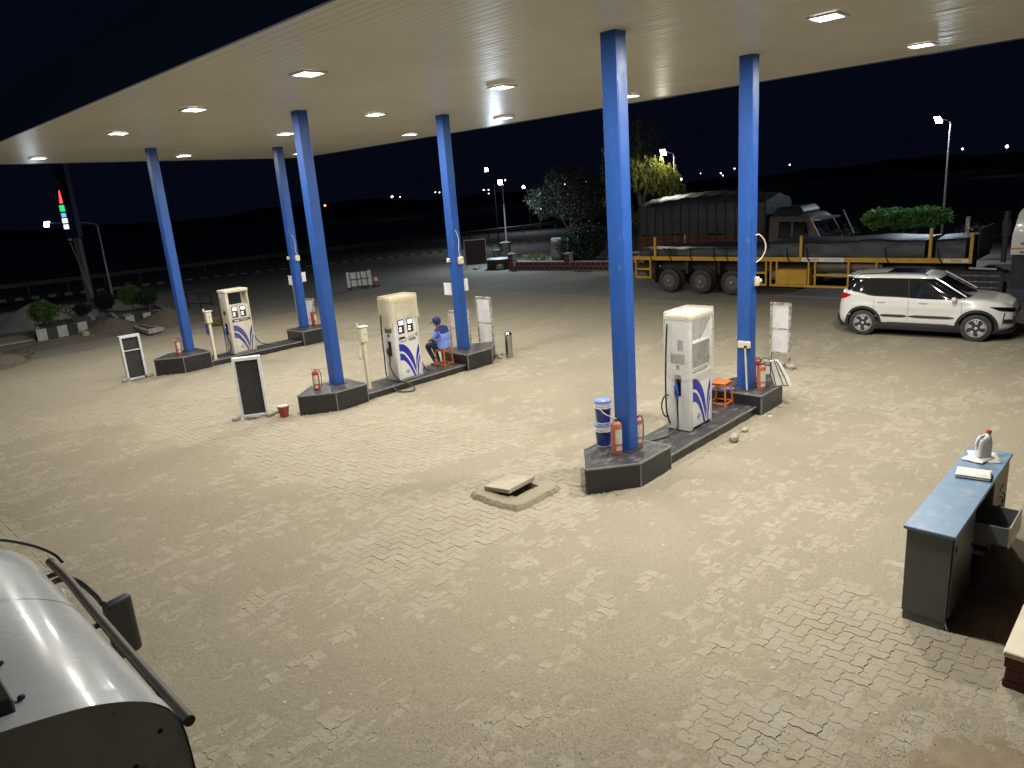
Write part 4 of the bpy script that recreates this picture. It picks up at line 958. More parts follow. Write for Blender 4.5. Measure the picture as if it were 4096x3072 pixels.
# things on the counter
def sheet(nm, label, c, w, h, rz, z, cat, m=m_paper, n=6, amp=.006):
    V_ = [(i/n*w-w/2, j/n*h-h/2, amp*math.sin(i*1.7+j)*math.cos(j*1.3)+amp) for i in range(n+1) for j in range(n+1)]
    F_ = [(i*(n+1)+j, (i+1)*(n+1)+j, (i+1)*(n+1)+j+1, i*(n+1)+j+1) for i in range(n) for j in range(n)]
    mb = MB(); mb.add(V_, F_); o = mb.build(nm, m, smooth=True); o.location = (c[0],c[1],z); o.rotation_euler = (0,0,rz); md = o.modifiers.new('s','SOLIDIFY'); md.thickness = .004
    return tag(o, label, cat)
sheet('newspaper', 'white newspaper sheet under the oil can on the counter', (9.19,1.56), .34,.30,.3,1.003,'newspaper')
sheet('newspaper', 'folded newspaper lying askew under the oil can', (9.10,1.60), .30,.22,-.25,1.012,'newspaper')
t = thing('ledger_book', 'thick ledger book with a folded paper on the counter', 'book', (8.55,1.53,1.001), R_(8))
mb = MB(); mb.box(-.12,.12,-.16,.16,0,.008); mb.build('cover', m_clad, t); mb = MB(); mb.box(-.115,.115,-.155,.155,.009,.035); mb.build('pages', m_paper, t); mb = MB(); mb.box(-.12,.12,-.16,.16,.0355,.042); mb.build('cover', m_paper, t, bevel=.002)
mb = MB(); mb.add([(-.09+.03*i, y, .046+.012*abs(math.sin(i*.5))) for i in range(7) for y in (-.15,.13)], [(2*i,2*i+2,2*i+3,2*i+1) for i in range(6)]); mb.build('folded_paper', m_label, t, smooth=True)
t = thing('oil_can', 'white plastic oil can with red cap on the counter', 'can', (9.17,1.57,1.02), R_(-35))
rings = []
for z, w_, d_, o_ in ((0,.085,.045,0),(.01,.09,.05,0),(.15,.09,.05,0),(.20,.08,.048,.0),(.235,.05,.04,.02),(.25,.022,.022,.045),(.27,.02,.02,.05)):
    rings.append([(o_+w_*math.copysign(abs(math.cos(a))**.6,math.cos(a)), d_*math.copysign(abs(math.sin(a))**.6,math.sin(a)), z) for a in np.linspace(0,2*math.pi,25)[:-1]])
mb = MB(); mb.rings(rings); mb.build('body', m_pailw, t, smooth=True)
mb = MB(); mb.tube(cr([(-.088,0,.10),(-.10,0,.17),(-.07,0,.235),(0,0,.25)]), .014, 8); mb.build('handle', m_pailw, t, smooth=True)
mb = MB(); mb.lathe([(.026,.271),(.026,.305),(.022,.31),(0,.31)],16,Matrix.Translation((.05,0,0))); mb.build('cap', m_red2, t, smooth=True)
# brick planter with cream slab, at the foot of the building
t = thing('brick_planter', 'low planter of dark red bricks under a cream slab', 'planter', (7.6,.3,0), world=True)
X_, Y_ = 6.42, .80
mb = MB(); mb.box(X_+.012,9.6,-1.2,Y_-.012,-.05,.29); mb.build('core', m_mortar, t)
mb = MB(); mb.box(X_-.015,9.6,-1.2,Y_+.015,.291,.345); mb.build('slab', m_cream, t, bevel=.008)
for row in range(3):
    z = -.03+row*.108
    for i in range(9):
        y = Y_-.012-.225*i+(-.11 if row%2 else 0)
        mb = MB(); mb.box(X_-.002,X_+.0118,max(y-.217,-1.2),min(y,Y_-.013),z,z+.1); mb.build('brick', m_brick, t)
    if row%2: mb = MB(); mb.box(X_-.002,X_+.0118,Y_-.012-.105,Y_-.013,z,z+.1); mb.build('brick', m_brick, t)
    for i in range(13):
        x = X_+.013+.225*i+(.11 if row%2 else 0)
        mb = MB(); mb.box(x,x+.217,Y_-.0118,Y_+.002,z,z+.1); mb.build('brick', m_brick, t)
# ================================================================== SEATED ATTENDANT
def person():
    seat_z = ZPL[1]+.455
    t = thing('person', 'person in light blue shirt, navy cap and trousers sitting on an orange stool', 'person', (11.74,13.95,ZPL[1]), R_(14))
    # local: +y is forward, z from the plinth
    sz = .455
    J = {'pel': (0,-.02,sz+.10,.17,.13), 'waist': (0,-.06,sz+.24,.18,.135), 'chest': (0,-.04,sz+.42,.19,.135), 'neckb': (0,.05,sz+.55,.085,.085), 'neck': (0,.09,sz+.60,.06,.06),
         'head': (0,.125,sz+.68,.08,.096), 'crown': (0,.115,sz+.76,.072,.084)}
    E = [('pel','waist'),('waist','chest'),('chest','neckb'),('neckb','neck'),('neck','head'),('head','crown')]
    for s, k in ((-1,'l'),(1,'r')):
        J['sh'+k] = (s*.19,.0,sz+.49,.075,.075); J['el'+k] = (s*.25,.12,sz+.26,.052,.052); J['wr'+k] = (s*.12,.30,sz+.22,.033,.029); J['ha'+k] = (s*.06,.36,sz+.20,.036,.022)
        E += [('chest','sh'+k),('sh'+k,'el'+k),('el'+k,'wr'+k),('wr'+k,'ha'+k)]
        J['hp'+k] = (s*.10,.03,sz+.09,.105,.10); J['kn'+k] = (s*.13,.42,sz+.09,.075,.075); J['an'+k] = (s*.08,.22,.09,.046,.046); J['hl'+k] = (s*.08,.20,.045,.04,.04); J['to'+k] = (s*.09,.38,.035,.036,.03)
        E += [('pel','hp'+k),('hp'+k,'kn'+k),('kn'+k,'an'+k),('an'+k,'hl'+k),('hl'+k,'to'+k)]
        for i, (dx, ln) in enumerate(((-.02,.055),(-.007,.065),(.006,.06),(.018,.045))):
            J[f'f{k}{i}'] = (s*.06-s*.02+dx, .36+ln*.8, sz+.175-.01*i, .009,.009); J[f'g{k}{i}'] = (s*.06-s*.035+dx, .36+ln*1.15, sz+.15, .008,.008)
            E += [('ha'+k,f'f{k}{i}'),(f'f{k}{i}',f'g{k}{i}')]
        J['th'+k] = (s*.02,.37,sz+.215,.010,.010); E.append(('ha'+k,'th'+k))
    names = list(J); me = bpy.data.meshes.new('body')
    me.from_pydata([J[n][:3] for n in names], [(names.index(a), names.index(b)) for a, b in E], [])
    o = bpy.data.objects.new('body', me); COL.objects.link(o)
    o.modifiers.new('skin','SKIN'); sd = o.modifiers.new('sub','SUBSURF'); sd.levels = 2; sd.render_levels = 2
    for i, n in enumerate(names):
        sv = me.skin_vertices[0].data[i]; sv.radius = J[n][3:5]; sv.use_root = (n == 'pel')
    dg = bpy.context.evaluated_depsgraph_get(); dg.update()
    m2 = bpy.data.meshes.new_from_object(o.evaluated_get(dg)); bpy.data.objects.remove(o)
    for m in (m_skin, m_shirt, m_yoke, m_trouser, m_shoe): m2.materials.append(m)
    P = {n: Vector(J[n][:3]) for n in names}
    reg = {}
    for a, b in E:
        k = 0
        if a in ('pel',) and b.startswith('hp') or a.startswith('hp') or a.startswith('kn'): k = 3
        elif a.startswith('an') or a.startswith('hl'): k = 4
        elif a in ('pel','waist') or (a == 'chest') or a.startswith('sh'): k = 1
        reg[a,b] = k
    for p in m2.polygons:
        c = p.center; best = None
        for (a,b), k in reg.items():
            A, B = P[a], P[b]; d = B-A; tt = max(0, min(1, (c-A).dot(d)/d.length_squared)); q = A+d*tt
            rr = J[a][3]*(1-tt)+J[b][3]*tt
            dd = (c-q).length/max(rr,.02)
            if best is None or dd < best[0]: best = (dd, k, a, b, tt)
        k = best[1]
        if k == 1 and abs(c.x) < .27 and c.z > sz+.35+abs(c.x)*.52: k = 2
        if best[2].startswith('sh') and best[4] > .93: k = 2
        if best[2] == 'chest' and best[3] == 'neckb' and best[4] > .9: k = 0
        if k == 1 and c.z < sz+.10: k = 1
        p.material_index = k; p.use_smooth = True
    body = bpy.data.objects.new('body', m2); COL.objects.link(body); body.parent = t
    # shirt hem, cap, face
    rings = []
    for z, wx, wy in ((sz+.02,.20,.158),(sz+.05,.205,.162),(sz+.14,.196,.154),(sz+.22,.185,.142)):
        rings.append([(wx*math.cos(a), -.035+wy*math.sin(a)*(1+.04*math.sin(6*a)), z+.012*math.sin(3*a)+.03*(math.sin(a)>.2)) for a in np.linspace(0,2*math.pi,33)[:-1]])
    mb = MB(); mb.rings(rings, False, False); mb.build('shirt_hem', m_shirt, t, smooth=True)
    cap = MB(); prof = [(.104,.70),(.106,.735),(.098,.775),(.075,.808),(.03,.824),(.0,.826)]
    cap.lathe([(r, sz+z) for r, z in prof], 24, Matrix.Translation((0,.118,-.012)) @ Matrix.Diagonal((.98,1.12,1,1))); co = cap.build('cap', m_yoke, t, smooth=True)
    V_ = []
    for r, z in ((.095,.708),(.19,.690)):
        for a in np.linspace(R_(35),R_(145),11): V_.append((math.cos(a)*.105, .118+(math.sin(a)*.21 if r > .1 else math.sin(a)*.10), sz+z-.012-(.02 if r > .1 else 0)))
    mb = MB(); mb.add(V_, [(i,i+1,12+i,11+i) for i in range(10)]); b_ = mb.build('cap_brim', m_yoke, co, smooth=True); md = b_.modifiers.new('s','SOLIDIFY'); md.thickness = .006
    for s in (-1,1):
        mb = MB(); mb.lathe([(.0,-.008),(.018,-.006),(.022,0),(.018,.006),(0,.008)], 10, Matrix.Translation((s*.086,.115,sz+.66)) @ Matrix.Rotation(R_(90),4,'Y') @ Matrix.Diagonal((1.4,1,1,1))); mb.build('ear', m_skin, t, smooth=True)
        mb = MB(); mb.lathe([(0,-.006),(.009,0),(0,.006)], 8, Matrix.Translation((s*.032,.208,sz+.675))); mb.build('eye', m_clad, t, smooth=True)
    mb = MB(); mb.rings([[(.004*math.cos(a),.205+.004*math.sin(a),sz+.68) for a in np.linspace(0,6.28,7)[:-1]], [(.016*math.cos(a),.218+.016*math.sin(a),sz+.638) for a in np.linspace(0,6.28,7)[:-1]], [(.008*math.cos(a),.21+.008*math.sin(a),sz+.628) for a in np.linspace(0,6.28,7)[:-1]]]); mb.build('nose', m_skin, t, smooth=True)
    mb = MB(); mb.cbox((0,.208,sz+.608),(.045,.012,.01)); mb.build('mouth', m_rust, t, bevel=.003)
    mb = MB(); mb.lathe([(.088,sz+.635),(.096,sz+.68),(.094,sz+.71)], 20, Matrix.Translation((0,.104,0)) @ Matrix.Diagonal((.95,1.02,1,1))); mb.build('hair', m_black, t, smooth=True)
person()

# ================================================================== TANK TRUCK (below the camera)
t = thing('tank_truck', 'white round-shouldered tank truck with black side mirror', 'truck', (0,4.4,0), world=True)
PR = [(0,2.575),(.22,2.545),(.465,2.488),(.60,2.435),(.70,2.375),(.76,2.32),(.80,2.262),(.822,2.20),(.832,2.12),(.838,1.94),(.838,1.5),(.80,1.15)]
half = [(p.x, p.y) for p in cr([(a,b,0) for a,b in PR], 4)]
loop = [(-x,z) for x,z in reversed(half[1:])]+half
def sec(y, k=1.0, dz=0): return [((x*k), y, 1.15+(z-1.15)*k+dz) for x, z in loop]
ys_ = [3.02,3.05,3.10,3.6,4.1,4.55,5.0,5.28,5.40,5.47]; ks = [.985,.998,1,1,1,1,1,.998,.975,.93]
mb = MB(); mb.rings([sec(y,k) for y,k in zip(ys_,ks)], cap0=False); mb.build('tank_shell', m_tank, t, smooth=True, ang=50)
mb = MB(); mb.rings([sec(3.0,1.004), sec(3.125,1.004)], False, False); bd = mb.build('rear_band', m_tank, t, smooth=True)
mb = MB(); mb.rings([sec(3.03,.9985), sec(3.012,.9985)], True, True); mb.build('rear_face', m_tankd, t)
for x, z in ((.30,2.30),(.62,2.10),(.72,1.9),(.45,2.02),(.74,2.2)):
    mb = MB(); mb.lathe([(.012,0),(.012,.01),(0,.014)],8,Matrix.Translation((x,3.02,z)) @ Matrix.Rotation(R_(90),4,'X')); mb.build('bolt', m_clad, t)
mb = MB(); mb.rings([sec(4.30,1.0015), sec(4.34,1.0015)], False, False); mb.build('weld_seam', m_tank, t, smooth=True)
mb = MB(); mb.tube(cr([(.895,5.27,2.205),(.90,4.9,2.20),(.885,4.4,2.19),(.868,3.7,2.185),(.858,3.0,2.18)]), [.027]*33, 10); mb.build('side_tube', m_tube, t, smooth=True)
for y in (3.3,4.2,5.1): mb = MB(); mb.bar((.82,y,2.18),(.885,y,2.18),.03,.02); mb.build('tube_bracket', m_tube, t)
# walkway box on the crown
mb = MB(); mb.box(-.55,.30,3.11,4.05,2.50,2.60); mb.build('manhole_box', m_clad, t, bevel=.008)
for y in (3.2,3.55,3.9): mb = MB(); mb.lathe([(.014,0),(.014,.012),(0,.016)],8,Matrix.Translation((.335,y,2.527))); mb.build('bolt', m_clad, t)
mb = MB(); mb.tube(cr([(.18,4.12,2.56),(.26,4.12,2.60),(.33,4.10,2.59),(.36,4.07,2.53)]), .012, 8); mb.build('handle', m_clad, t, smooth=True)
mb = MB(); mb.tube(cr([(.2,5.40,2.56),(.5,5.41,2.49),(.7,5.42,2.40),(.85,5.36,2.31),(.93,5.28,2.24),(.95,5.2,2.2)]), .010, 6); mb.build('cable', m_black, t, smooth=True)
# cab, chassis, wheels
mb = MB(); mb.rings([[(x*.96,y,z) for x,z in ((-.8,.6),(.8,.6),(.84,1.2),(.74,zz),(-.74,zz),(-.84,1.2))] for y,zz in ((5.52,1.92),(6.5,1.90),(6.85,1.35))]); mb.build('cab', m_tank, t, bevel=.04, smooth=True, segs=2)
mb = MB(); mb.box(-.45,.45,3.1,6.6,.45,.6); mb.box(-.8,.8,3.05,5.5,.95,1.16); mb.build('chassis', m_chassis, t)
for y in (3.7,6.2):
    for s in (-1,1):
        mb = MB(); mb.lathe([(.18,-.1),(.30,-.1),(.34,-.06),(.34,.06),(.30,.1),(.18,.1)],24,Matrix.Translation((s*.72,y,.34)) @ Matrix.Rotation(R_(90),4,'Y')); wh = mb.build('wheel', m_tyre, t, smooth=True)
        mb = MB(); mb.lathe([(0,-.05),(.18,-.06),(.18,.06),(0,.05)],20,Matrix.Translation((s*.72,y,.34)) @ Matrix.Rotation(R_(90),4,'Y')); mb.build('rim', m_hub, wh, smooth=True)
mb = MB(); mb.tube(cr([(.86,5.75,1.72),(1.0,5.92,1.78),(1.12,5.84,1.76),(1.17,5.62,1.70),(1.18,5.5,1.66)]), .022, 8); mb.build('mirror_arm', m_black, t, smooth=True)
mb = MB(); mb.cbox((1.235,5.36,1.50),(.20,.075,.46),rz=R_(14)); mi = mb.build('side_mirror', m_black, t, bevel=.03, smooth=True, segs=3)
mb = MB(); mb.cbox((1.225,5.318,1.50),(.14,.006,.38),rz=R_(14)); mb.build('mirror_glass', m_glass, mi)
mb = MB(); mb.box(.83,.99,5.55,5.62,1.30,1.86); mb.build('cab_pillar', m_tank, t, bevel=.02)

# ================================================================== WHITE SUV
t = thing('parked_car', 'white compact SUV with black cladding and roof rails, parked before the yellow trailer', 'car', (20.72,5.15,0), R_(-86))
def sup(x0, x1, w, n=160, e=3.2, rf=1.0):
    cx, a = (x0+x1)/2, (x1-x0)/2; out = []
    for i in range(n):
        th = 2*math.pi*i/n; c, s = math.cos(th), math.sin(th)
        out.append((cx+a*math.copysign(abs(c)**(2/e*.72), c), w*math.copysign(abs(s)**(2/e), s)))
    return out
def topz(x):
    P = [(-2.1,1.10),(-1.85,1.20),(-1.5,1.19),(-1.0,1.08),(.6,1.03),(1.0,1.05),(1.35,1.03),(1.7,.98),(1.9,.91),(2.1,.80)]
    for (a,b),(c,d) in zip(P,P[1:]):
        if x <= c: k = max(0,(x-a)/(c-a)); k = k*k*(3-2*k); return b+(d-b)*k
    return .76
LV = [(.27,-1.93,1.93,.80),(.34,-1.965,1.985,.845),(.45,-1.985,2.02,.872),(.56,-1.99,2.035,.882),(.66,-1.985,2.035,.884),(.76,-1.97,2.02,.882),(.86,-1.95,2.0,.878),(.93,-1.93,1.975,.872),(.98,-1.915,1.955,.862),(1.01,-1.905,1.94,.846),(1.03,-1.89,1.92,.82),(1.045,-1.85,1.88,.77),(1.055,-1.7,1.75,.62),(1.06,-1.2,1.2,.4),(1.062,-.5,.5,.15)]
def carz(x, z):
    if z < .5: return z
    return .5+(z-.5)*(topz(x)-.5)/(1.062-.5)
def flare(x, y, z):
    f = 0
    for ax in (-1.27,1.27):
        d = math.hypot(x-ax, z-.34); f += .022*math.exp(-((d-.46)/.10)**2)
    crease = .010*math.exp(-((z-.80)/.05)**2)-.012*math.exp(-((z-.62)/.09)**2)
    return 1+f+crease if abs(y) > .5 else 1
rings = []
dens = []
for (a,b) in zip(LV, LV[1:]):
    for k in range(3):
        s = k/3; dens.append(tuple(p+(q-p)*s for p,q in zip(a,b)))
dens.append(LV[-1])
for z, xa, xb, w in dens:
    R1 = []
    for (x,y) in sup(xa, xb, w, 200, 4.2): zz = carz(x,z); R1.append((x, y*flare(x,y,zz), zz))
    rings.append(R1)
mb = MB(); mb.rings(rings, cap0=False)
WX, WR = 1.27, .335
keepf = []
for f in mb.f:
    c = sum((Vector(mb.v[i]) for i in f), Vector())/len(f)
    if len(f) == 4 and abs(c.y) > .55 and any(math.hypot(c.x-ax, c.z-.335) < .405 for ax in (-WX,WX)): continue
    keepf.append(f)
mb.f = keepf; mb.m = [0]*len(keepf)
body = mb.build('body', m_carw, t, smooth=True, ang=35)
def sidey(x, z, up=1.0):
    for (z0,xa,xb,w),(z1,xc,xd,w1) in zip(dens, dens[1:]):
        za, zb_ = carz(x,z0), carz(x,z1)
        if za <= z <= zb_+1e-6:
            k = (z-za)/max(zb_-za,1e-6); A, B, W_ = xa+(xc-xa)*k, xb+(xd-xb)*k, w+(w1-w)*k
            cx, a = (A+B)/2, (B-A)/2; c = min(1,abs((x-cx)/a)); c_ = c**(1/(2/4.2*.72)); s = math.sqrt(max(0,1-c_*c_)); y = W_*s**(2/4.2)
            return y*flare(x,1,z)
    return .86
# greenhouse: dark glass all round
GL = [(1.0,-1.86,1.16,.835),(1.05,-1.85,1.08,.825),(1.2,-1.80,.82,.775),(1.35,-1.74,.57,.722),(1.48,-1.66,.36,.672),(1.535,-1.60,.26,.64)]
def ghz(x, z): return z
rings = [[(x,y,z-.035*max(0,(-x-.9))**2*(z-1)/.5) for x,y in sup(a,b,w,120,5.0)] for z,a,b,w in GL]
mb = MB(); mb.rings(rings, cap0=False); mb.build('window_glass', m_glass, t, smooth=True, ang=50)
RF = [(1.49,-1.70,.40,.672),(1.52,-1.72,.39,.665),(1.55,-1.70,.34,.645),(1.572,-1.62,.22,.59),(1.588,-1.4,.0,.45),(1.596,-.9,-.4,.2)]
mb = MB(); mb.rings([[(x,y,z-.03*max(0,(-x-.8))**2-.05*max(0,x+.2)**2) for x,y in sup(a,b,w,120,4.5)] for z,a,b,w in RF], cap0=True); mb.build('roof', m_carw, t, smooth=True, ang=50)
for s in (-1,1):
    mb = MB(); mb.tube([(1.02,s*.795,1.075),(.72,s*.745,1.26),(.45,s*.695,1.43),(.30,s*.665,1.51)], [.016,.018,.02,.022], 6); mb.build('windscreen_pillar', m_carw, t, smooth=True)
    mb = MB(); mb.tube(cr([(.12,s*.60,1.555),(.0,s*.595,1.60),(-.7,s*.58,1.615),(-1.35,s*.57,1.575),(-1.5,s*.57,1.53)]), .014, 6); mb.build('roof_rail', m_clad if s < 0 else m_clad, t, smooth=True)
    # window trim and pillar between doors
    mb = MB(); mb.bar((-.22,s*.820,1.07),(-.27,s*.688,1.46),.10,.012,up=(1,0,0)); mb.build('door_pillar', m_clad, t)
    mb = MB(); mb.tube([(x,s*(sidey(x,1.02)-.004 if abs(x)<1.9 else .8),carz(x,1.03)+.008) for x in np.linspace(-1.55,1.0,14)], .010, 6); mb.build('window_trim', m_clad, t)
    # seams
    for xs_ in (-1.02,-.22,.92):
        zz = np.linspace(.42,1.0,9)
        mb = MB(); mb.tube([(xs_+(.10*(1-z) if xs_ > 0 else 0)+(.18*max(0,.72-z) if xs_ < -1 else 0), s*(sidey(xs_,z)+.0005), z) for z in zz], .004, 5); mb.build('door_seam', m_clad, t)
    for xh in (-.86,.10):
        y = sidey(xh,.90); mb = MB(); mb.tube(cr([(xh-.10,s*(y+.002),.905),(xh-.05,s*(y+.028),.912),(xh+.05,s*(y+.028),.912),(xh+.10,s*(y+.002),.905)]), .013, 8); mb.build('door_handle', m_carw, t, smooth=True)
    for (xa,xb) in ((-.86,-.24),(-.20,.80)):
        A = [(x, s*(sidey(x,.55)+.012), .565+.0*x) for x in np.linspace(xa,xb,8)]
        mb = MB(); mb.tube(A, [.012]+[.032]*6+[.012], 6); md = mb.build('side_moulding', m_clad, t, smooth=True)
        mb = MB(); mb.tube([(p[0],p[1]+s*.022,p[2]+.004) for p in A[1:-1]], .008, 5); mb.build('chrome_strip', m_chrome, md)
    mb = MB(); mb.box(-.95,.95,*sorted((s*.80,s*.872)),.20,.40); mb.build('sill_cladding', m_clad, t, bevel=.03, smooth=True, segs=2)
    mb = MB(); mb.cbox((.78,s*.945,1.03),(.11,.17,.11),rz=s*R_(-10)); mr = mb.build('wing_mirror', m_carw, t, bevel=.042, smooth=True, segs=3)
    mb = MB(); mb.bar((.78,s*.82,1.0),(.78,s*.92,1.0),.06,.03); mb.build('mirror_stalk', m_clad, mr)
    # lamps
    def skin(nm, top, bot, m, lift=.007, par=t):         # a lamp lens lying on the body surface
        n_ = 10; vs = []
        for k in range(n_+1):
            f_ = k/n_
            for q in range(5):
                g_ = q/4
                def ip(P): 
                    x_ = f_*(len(P)-1); i_ = min(int(x_), len(P)-2); r_ = x_-i_; return (P[i_][0]+(P[i_+1][0]-P[i_][0])*r_, P[i_][1]+(P[i_+1][1]-P[i_][1])*r_)
                (xa_,za_),(xb_,zb2) = ip(top), ip(bot); x_, z_ = xa_+(xb_-xa_)*g_, za_+(zb2-za_)*g_
                vs.append((x_+(lift if x_ > 1.8 else -lift if x_ < -1.8 else 0), s*(sidey(x_,z_)+lift), z_))
        fs = [(k*5+q,k*5+q+1,k*5+q+6,k*5+q+5) for k in range(n_) for q in range(4)]
        mb = MB(); mb.add(vs, fs); return mb.build(nm, m, par, smooth=True)
    skin('tail_lamp', [(-1.60,1.06),(-1.75,1.09),(-1.86,1.08),(-1.93,1.04)], [(-1.62,1.03),(-1.75,.96),(-1.86,.92),(-1.945,.90)], m_tail)
    hl = skin('headlight', [(1.50,.86),(1.70,.855),(1.85,.84),(1.965,.80)], [(1.52,.85),(1.72,.76),(1.87,.74),(1.985,.72)], m_blackgloss)
    skin('lens', [(1.68,.835),(1.76,.835)], [(1.70,.78),(1.77,.775)], m_chrome, .012, hl); skin('lens', [(1.84,.82),(1.90,.81)], [(1.85,.77),(1.91,.76)], m_chrome, .012, hl)
    skin('fog_surround', [(1.80,.56),(1.90,.56),(1.97,.54)], [(1.80,.46),(1.90,.45),(1.97,.45)], m_clad, .006)
    skin('light_strip', [(1.80,.72),(1.815,.72)], [(1.775,.44),(1.79,.44)], m_clad, .006)
    for ax in (-WX,WX):
        an = np.linspace(R_(-12),R_(192),27)
        A = [(ax+.452*math.cos(a), .335+.452*math.sin(a)) for a in an]; B = [(ax+.385*math.cos(a), .335+.385*math.sin(a)) for a in an]
        vs = []; fs = []
        for k, ((xa,za),(xb,zb_)) in enumerate(zip(A,B)):
            yo = min(max(sidey(max(min(xa,1.9),-1.9),max(za,.30)),.80),.9)+.006
            vs += [(xa,s*yo,za),(xb,s*(yo+.004),zb_),(xb,s*.60,zb_)]
            if k: q = 3*k; fs += [(q-3,q,q+1,q-2),(q-2,q+1,q+2,q-1)]
        mb = MB(); mb.add(vs, fs); mb.build('wheel_arch', m_clad, t, smooth=True)
        # wheel
        TM = Matrix.Translation((ax,s*.78,WR)) @ Matrix.Rotation(R_(-90)*s,4,'X')
        mb = MB(); mb.lathe([(0,-.09),(.21,-.09),(.215,.035),(.0,.03)],28,TM); wh = mb.build('wheel', m_clad, t, smooth=True)
        mb = MB(); mb.lathe([(.222,-.10),(.30,-.105),(.327,-.085),(.335,-.05),(.335,.05),(.327,.085),(.30,.102),(.225,.095),(.215,.08)],36,TM); mb.build('tyre', m_tyre, wh, smooth=True)
        mb = MB(); mb.lathe([(.205,.055),(.222,.09),(.214,.093),(.20,.06)],36,TM)
        for k in range(5):
            a = 2*math.pi*k/5+.3
            for da, w0 in ((-.17,.020),(.13,.020)):
                p = Vector((.04*math.cos(a),.04*math.sin(a),.066)); q = Vector((.212*math.cos(a+da),.212*math.sin(a+da),.082))
                mb.bar(TM@p, TM@q, .028, .018, up=TM.to_3x3()@Vector((0,0,1)))
            p = Vector((.13*math.cos(a+.13),.13*math.sin(a+.13),.076)); q = Vector((.205*math.cos(a+.42),.205*math.sin(a+.42),.082)); mb.bar(TM@p, TM@q, .02, .015, up=TM.to_3x3()@Vector((0,0,1)))
        mb.lathe([(.035,.06),(.035,.08),(0,.084)],14,TM); mb.build('rim', m_alloy, wh)
# wheel housings, underside, bumpers
mb = MB(); mb.box(-1.75,1.75,-.62,.62,.22,.60); mb.build('underbody', m_clad, t)
mb = MB(); mb.rings([[(x,y,z) for x,y in sup(-1.985,1.985,.86,80,4.2)] for z in (.20,.275)], True, True); mb.build('lower_skirt', m_clad, t)
mb = MB(); mb.rings([[(2.045-.03*abs(y/.6)**2+dx,y,z) for y,z in ((-.58,.42),(.58,.42),(.60,.62),(.52,.72),(-.52,.72),(-.60,.62))] for dx in (-.06,.0)]); mb.build('grille', m_clad, t)
mb = MB(); mb.box(2.02,2.062,-.26,.26,.50,.61); mb.build('number_plate', m_label, t, bevel=.004)
mb = MB(); mb.box(-1.998,-1.94,-.50,.50,.30,.50); mb.build('rear_bumper', m_clad, t, bevel=.02)
mb = MB(); mb.rings([[(x,y,1.505+dz) for x,y in ((-1.60,-.58),(-1.60,.58),(-1.79,.52),(-1.79,-.52))] for dz in (0,.03)]); mb.build('spoiler', m_carw, t, bevel=.008)
mb = MB(); mb.box(-.85,.02,-.38,.38,1.592,1.600); mb.build('sunroof', m_glass, t, bevel=.003)

# ================================================================== FLATBED TRAILER (yellow rail) AND LOADED TRUCKS
XN = 24.95
def lorry_wheel(t, x, y, r=.47, dual=True, side=-1):
    M_ = Matrix.Translation((x,y,r)) @ Matrix.Rotation(R_(90)*side,4,'Y')
    mb = MB(); mb.lathe([(.26,-.13),(r*.86,-.14),(r*.97,-.11),(r,-.06),(r,.06),(r*.97,.11),(r*.86,.14),(.30,.13),(.26,.10)],32,M_); wh = mb.build('wheel', m_tyre, t, smooth=True)
    mb = MB(); mb.lathe([(.27,.115),(.265,.06),(.24,-.02),(.16,-.03),(.15,.03),(.09,.06),(.085,.13),(.04,.15),(0,.15)],24,M_)
    mb.build('rim', m_hub, wh, smooth=True)
    mb = MB(); mb.lathe([(.05,.15),(.05,.175),(.0,.18)],12,M_); mb.build('hub_cap', m_galv, wh, smooth=True)
    return wh
t = thing('flatbed_trailer', 'long flatbed trailer with yellow side rail and dark tarped load', 'trailer', (26.2,11,0), world=True)
mb = MB(); mb.box(XN+.03,27.4,5.05,17.0,1.30,1.42); mb.build('deck', m_chassis, t)
mb = MB(); mb.box(25.5,25.65,5.3,16.9,.85,1.299); mb.box(26.75,26.9,5.3,16.9,.85,1.299); mb.build('chassis_beam', m_chassis, t)
mb = MB(); mb.box(XN-.03,XN+.029,5.03,17.05,1.275,1.43); mb.build('side_rail', m_yellow, t, bevel=.01)
mb = MB(); mb.box(XN+.03,27.4,17.0,17.06,1.2,1.42); mb.build('rear_beam', m_yellow, t)
for y, h in ((16.0,.75),(10.15,.72),(6.17,.88),(5.08,.74)): mb = MB(); mb.box(XN-.02,XN+.07,y-.045,y+.045,1.431,1.43+h); mb.build('stake', m_yellow, t, bevel=.006)
mb = MB(); mb.box(25.5,25.6,5.3,5.4,1.43,2.6); mb.build('stake', m_framed, t)
# load: stacked sheets under a creased tarp
for (y0,y1,z1,b) in ((10.3,16.75,1.74,.10),(6.35,11.3,1.96,.14),(5.25,6.05,1.98,.05)):
    n = 40; rows = []
    for i in range(n+1):
        y = y0+(y1-y0)*i/n; h = z1+b*(float(fbm(np.array([y*.9]),np.array([z1*7]),3,5)[0])-.5)
        rows.append([(XN+.10,y,1.432),(XN+.095-.02*math.sin(y*3),y,1.55),(XN+.11,y,(1.43+h)/2),(XN+.12+.03*math.sin(y*5),y,h-.06),(XN+.22,y,h),(26.2,y,h+.06*math.sin(y*1.3)),(27.2,y,h),(27.3,y,1.432)])
    mb = MB(); mb.rings(rows); mb.build('tarped_load', m_tarp, t, smooth=True, ang=50)
for y in (5.9,7.4,9.9,10.6,12.0,12.9,13.4,14.4,15.3,16.2):
    mb = MB(); mb.tube(cr([(XN+.10,y+.1,1.74),(XN+.05,y+.05,1.5),(XN-.042,y,1.42),(XN-.042,y-.08,1.28)],4), .022, 5); mb.build('strap', m_chassis, t)
mb = MB(); mb.box(XN-.036,XN-.031,8.70,10.1,1.285,1.42); pl = mb.build('notice_strip', m_sheet, t)
